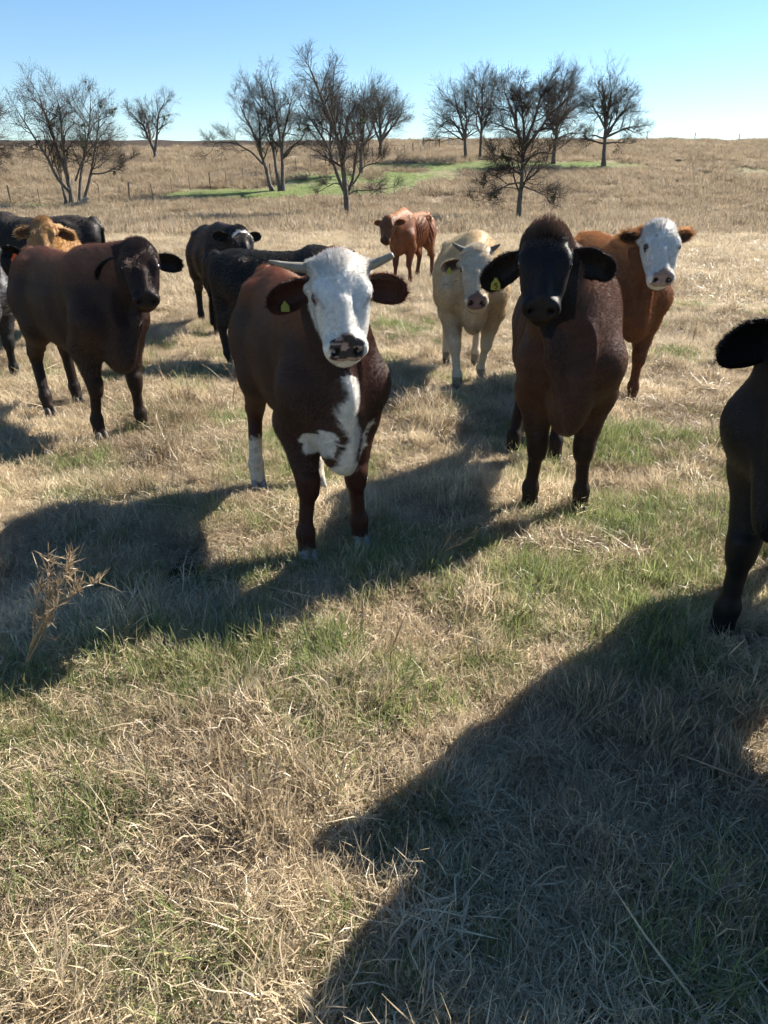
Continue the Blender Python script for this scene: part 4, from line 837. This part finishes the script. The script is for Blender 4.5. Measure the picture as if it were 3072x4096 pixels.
make_tree('large bare oak with one straight trunk and drooping low branches', 9.57, 54.1, .0279,
          [([(0, 0), (-2, 60), (0, 120), (-2, 190), (0, 225)], 9), ([(-2, 185), (-22, 225), (-40, 268), (-68, 318)], 6), ([(-1, 200), (-6, 250), (-15, 300), (-20, 335)], 5), ([(0, 205), (18, 255), (24, 300), (40, 335)], 5), ([(-1, 190), (32, 230), (55, 275), (72, 320)], 5), ([(-2, 150), (-40, 168), (-80, 172), (-100, 190)], 3.2), ([(-1, 160), (40, 180), (80, 178), (104, 195)], 3.2),
           ([(-1, 105), (-40, 100), (-75, 80), (-112, 60)], 2.8), ([(0, 95), (30, 84), (60, 72), (92, 66)], 2.6), ([(-1, 130), (-45, 128), (-90, 110)], 2.6), ([(-22, 225), (-60, 240), (-95, 250)], 3.5), ([(20, 230), (70, 240), (100, 262)], 3.5)], 21, n1=7, n2=6, n3=5, n4=4, mist=12, lmax=.36, rmin=.010)
make_tree('straight bare tree behind the right side of the big oak', 22.04, 103.0, .0514, [([(0, 0), (-2, 60), (-6, 120), (-4, 190)], 6), ([(-3, 80), (25, 130), (38, 185)], 4), ([(-3, 75), (-28, 125), (-35, 175)], 4), ([(-2, 60), (40, 80), (68, 75)], 3)], 22, n1=9, n2=6, n3=5, n4=4, mist=4)
make_tree('rightmost bare tree, full crowned with dark mistletoe', 27.58, 99.1, .0498, [([(0, 0), (-2, 60), (-3, 110), (4, 190)], 6.5), ([(-2, 90), (-30, 130), (-60, 160)], 4), ([(-2, 85), (35, 130), (60, 165)], 4.5), ([(-2, 75), (45, 95), (85, 100)], 4), ([(-2, 70), (-40, 80), (-55, 70)], 3), ([(-3, 105), (-18, 150), (-30, 190)], 4), ([(-2, 60), (40, 62), (62, 60)], 3)], 23, n1=8, n2=6, n3=5, n4=4, mist=16)

# ------------------------------------------------------------------ fences, gate, brush pile, bird
M_POST = simple_mat('weathered_post', (.10, .085, .07), .85, .15, .3, 6)
M_STEEL = simple_mat('rusty_steel', (.11, .07, .055), .6, .4, .35, 9)
M_PIPE = simple_mat('grey_pipe', (.42, .42, .42), .5, .4, .2, 8)
M_WIRE = simple_mat('wire', (.20, .18, .17), .5, .4, .2, 8)
M_DEAD = simple_mat('bleached_wood', (.40, .37, .33), .85, .2, .3, 5)
def tube_obj(name, pts, r, mat, parent, sides=6):
    pts = np.array(pts, float)[None]; rr = np.full((1, pts.shape[1]), r) if np.isscalar(r) else np.array(r)[None]
    v_, f_ = tube_mesh(pts, rr, sides); k = pts.shape[1]
    return mesh_obj(name, v_, [list(q) for q in f_] + [list(range(sides))[::-1], list(range((k-1)*sides, k*sides))], mat, parent)
def fence(label, line, spacing, seed, tilt=.05, wires=(.35, .65, .95, 1.2), every=4):
    r = np.random.default_rng(seed); line = np.array(line, float); seg = np.linalg.norm(np.diff(line, axis=0), axis=1); d = np.concatenate([[0], np.cumsum(seg)])
    ts = np.arange(0, d[-1], spacing); P = np.stack([np.interp(ts, d, line[:, i]) for i in (0, 1)], 1); P += r.normal(0, .12, P.shape)
    z = ground_z(P[:, 0], P[:, 1]); root = empty('fence', (P[0, 0], P[0, 1], z[0])); o = np.array([P[0, 0], P[0, 1], z[0]]); tag(root, label, 'fence')
    tops = []
    for i, (x, y) in enumerate(P):
        h = 1.35 + r.normal(0, .05) + (.15 if i % every == 0 else 0); tl = r.normal(0, tilt, 2); b_ = np.array([x, y, z[i]]) - o; t = b_ + [tl[0] * h, tl[1] * h, h]; tops.append((b_, t))
        tube_obj('post', [b_ - [0, 0, .2], t], .07 if i % every == 0 else .035, M_POST if i % every == 0 else M_STEEL, root, 7)
    for wz in wires:
        tube_obj('wire', [b_ + (t - b_) * (wz / 1.4) for b_, t in tops], .008, M_WIRE, root, 3)
    return root
fence('long wire fence of thin posts climbing the hillside from the left', [(-44, 68.2), (-34, 69.6), (-29.5, 70.6), (-22.6, 73.0), (-19.6, 78.8), (-15.6, 84.5), (-12, 92), (-6, 101), (3.4, 114.2), (8.2, 126)], 2.6, 5)
ridge = fence('sparse fence of leaning posts along the ridge at the right', [(40.2, 147), (52, 148), (60.5, 148), (70, 149), (84, 150)], 8.6, 6, tilt=.03, wires=(.5, 1.0), every=1)
for ch in ridge.children:
    if ch.name.startswith('post'): ch.rotation_euler = (0, 0, 0); ch.data.transform(Matrix.Shear('XY', 4, (0.0, 0.0)))
gt = empty('pipe_gate', (10.6, 131.5, gz(10.6, 131.5))); tag(gt, 'pale pipe gate standing open on the skyline left of the oaks', 'gate')
tube_obj('gate_post', [(0, 0, -.2), (0, 0, 2.1)], .06, M_PIPE, gt); tube_obj('gate_post', [(5.4, .3, -.2), (5.4, .3, 1.9)], .06, M_PIPE, gt)
for hz in (.45, .8, 1.15, 1.5): tube_obj('rail', [(.06, .02, hz), (5.3, .3, hz)], .028, M_PIPE, gt)
tube_obj('top_rail', [(0, 0, 2.05), (5.4, .3, 1.85)], .035, M_PIPE, gt); tube_obj('brace', [(2.7, .15, .45), (2.7, .15, 1.5)], .025, M_PIPE, gt)
hb = empty('corner_brace', (6.2, 126.5, gz(6.2, 126.5))); tag(hb, 'dark timber corner brace of the fence beside the pipe gate', 'fence brace')
tube_obj('post', [(0, 0, -.3), (0, 0, 1.7)], .10, M_POST, hb, 8); tube_obj('post', [(2.6, .2, -.3), (2.6, .2, 1.6)], .09, M_POST, hb, 8); tube_obj('rail', [(0.09, 0, 1.3), (2.52, .2, 1.25)], .06, M_POST, hb, 8); tube_obj('stay_wire', [(.1, 0, .2), (2.5, .2, 1.2)], .012, M_WIRE, hb, 4)
bpz = gz(-26.6, 67.6); bpile = empty('brush_pile', (-26.6, 67.6, bpz)); tag(bpile, 'fan of bleached fallen branches at the foot of the many stemmed tree', 'branches')
rb = np.random.default_rng(3)
for i in range(15):
    f_ = i / 14; a0 = np.array([.9 + rb.normal(0, .06), rb.normal(0, .25), .15 + .75 * (1 - f_) * .9]); a1 = np.array([-1.1 + .5 * f_ + rb.normal(0, .12), rb.normal(0, .4), .02 + .30 * (1 - f_) * rb.random()]); mid = (a0 + a1) / 2 + [0, 0, -.10 + rb.normal(0, .03)]
    tube_obj('branch', resample([a0, mid, a1], 6), np.linspace(.045, .014, 6), M_DEAD, bpile, 5)
M_FEATHER = simple_mat('dark_feather', (.022, .020, .022), .6, .3, .3, 12)
fb = Field((-.6, -.35, -.05), (.6, .35, .75), .018)
fb.limb((-.12, 0, .38), (.12, 0, .42), .13, .12, .05); fb.limb((.12, 0, .44), (.26, 0, .50), .08, .055, .05); fb.limb((.26, 0, .50), (.33, 0, .45), .05, .035, .02); fb.limb((.33, 0, .45), (.39, 0, .40), .022, .010, .01)
for sg in (1, -1): fb.limb((.08, sg * .1, .46), (-.38, sg * .13, .46), .09, .035, .03, (0, 1, 0), .45, .4); fb.limb((0, sg * .06, .3), (.02, sg * .07, .16), .045, .018, .03); fb.limb((.02, sg * .07, .16), (.0, sg * .07, .0), .018, .015, .01)
fb.limb((-.15, 0, .38), (-.45, 0, .36), .09, .05, .04, (0, 0, 1), .4, .3)
bv, bq = fb.mesh(2); bird = empty('bird', (37.9, 101.8, gz(37.9, 101.8)), R(-10), 1.15); tag(bird, 'small dark hunched bird on the far slope at the right', 'bird'); fast_mesh('body', bv, bq, M_FEATHER, bird, True)

# ------------------------------------------------------------------ dry weeds standing in the near grass
M_WEED = simple_mat('dry_weed_stem', (.36, .25, .14), .7, .25, .35, 25); M_WEEDL = grass_mat('dry_weed_leaf', (.24, .165, .095), (.60, .48, .33), .35)
def weed(label, x, y, h, lean, seed, nbr=5, leaves=90, spread=.35):
    r = np.random.default_rng(seed); root = empty('dry_weed', (x, y, gz(x, y) - .02)); tag(root, label, 'weed', 'dry weeds standing in the grass')
    ld = np.array([lean[0], lean[1], 1.0]); ld /= np.linalg.norm(ld); P0 = resample([np.zeros(3), ld * h * .5 + r.normal(0, .01, 3), ld * h + [lean[0] * .06, 0, 0]], 8); R0 = np.linspace(.006, .002, 8)
    P1, R1, L1 = grow(P0[None], R0[None], np.array([h]), r, nbr, .15, .62, spread, .12, 6, .7, .08, .0016); P2, R2, _ = grow(P1, R1, L1, r, 4, .3, .35, .5, .1, 4, .7, .15, .0010)
    ps = [tube_mesh(P0[None], R0[None], 5), tube_mesh(P1, R1, 4), tube_mesh(P2, R2, 3)]; off = 0; Vs, Fs = [], []
    for v_, f_ in ps: Vs.append(v_); Fs.append(f_ + off); off += len(v_)
    fast_mesh('stem', np.concatenate(Vs), np.concatenate(Fs), M_WEED, root)
    A = np.concatenate([P1[:, 2:].reshape(-1, 3), P2.reshape(-1, 3)]); b_ = A[r.integers(len(A), size=leaves)]; d = ld * .8 + r.normal(0, .45, (leaves, 3)); d /= np.linalg.norm(d, axis=1)[:, None]; sd = np.cross(d, r.normal(0, 1, (leaves, 3))); sd /= np.linalg.norm(sd, axis=1)[:, None]
    ln = r.uniform(.025, .075, leaves)[:, None]; curl = np.cross(d, sd) * ln * r.normal(0, .4, leaves)[:, None]; wd = .0015
    Vl = np.stack([b_ - sd * wd, b_ + sd * wd, b_ + d * ln * .6 + curl * .3 + sd * wd, b_ + d * ln * .6 + curl * .3 - sd * wd, b_ + d * ln + curl], 1).reshape(-1, 3); bi = np.arange(leaves) * 5
    cc = np.repeat(r.random(leaves), 5); fast_mesh('leaves', Vl, [np.stack([bi, bi+1, bi+2, bi+3], 1), np.stack([bi+3, bi+2, bi+4], 1)], M_WEEDL, root, cols=np.stack([cc]*3, 1))['kind'] = 'stuff'
weed('tall branching dry weed in the shadow at the left', -1.27, 2.02, .40, (.5, .1), 31, 8, 420)
weed('dry weed cut off by the left edge', -1.50, 2.16, .40, (-.02, .1), 32, 5, 160)
weed('spindly dry weed behind the shadow left of the horned cow', -1.62, 5.5, .34, (-.3, .05), 33, 6, 30, .7)
weed('thin dry weed bending right beside the horned cow shadow', -1.25, 5.7, .40, (.2, 0), 34, 5, 20, .6)
weed('short dry weed leaning right in front of the hooves of the horned cow', .22, 2.92, .20, (.7, -.2), 35, 4, 30)
weed('pale dry stalk standing in the sunlit grass below the middle', .02, 2.10, .24, (.15, -.1), 36, 4, 24)
weed('upright twiggy dry weed beyond the bald faced cow at the right', 3.55, 8.3, .45, (.05, 0), 37, 7, 60, .5)
weed('low twiggy weed right of the white ankle of the horned cow', .35, 4.6, .28, (.25, 0), 38, 6, 20, .7)
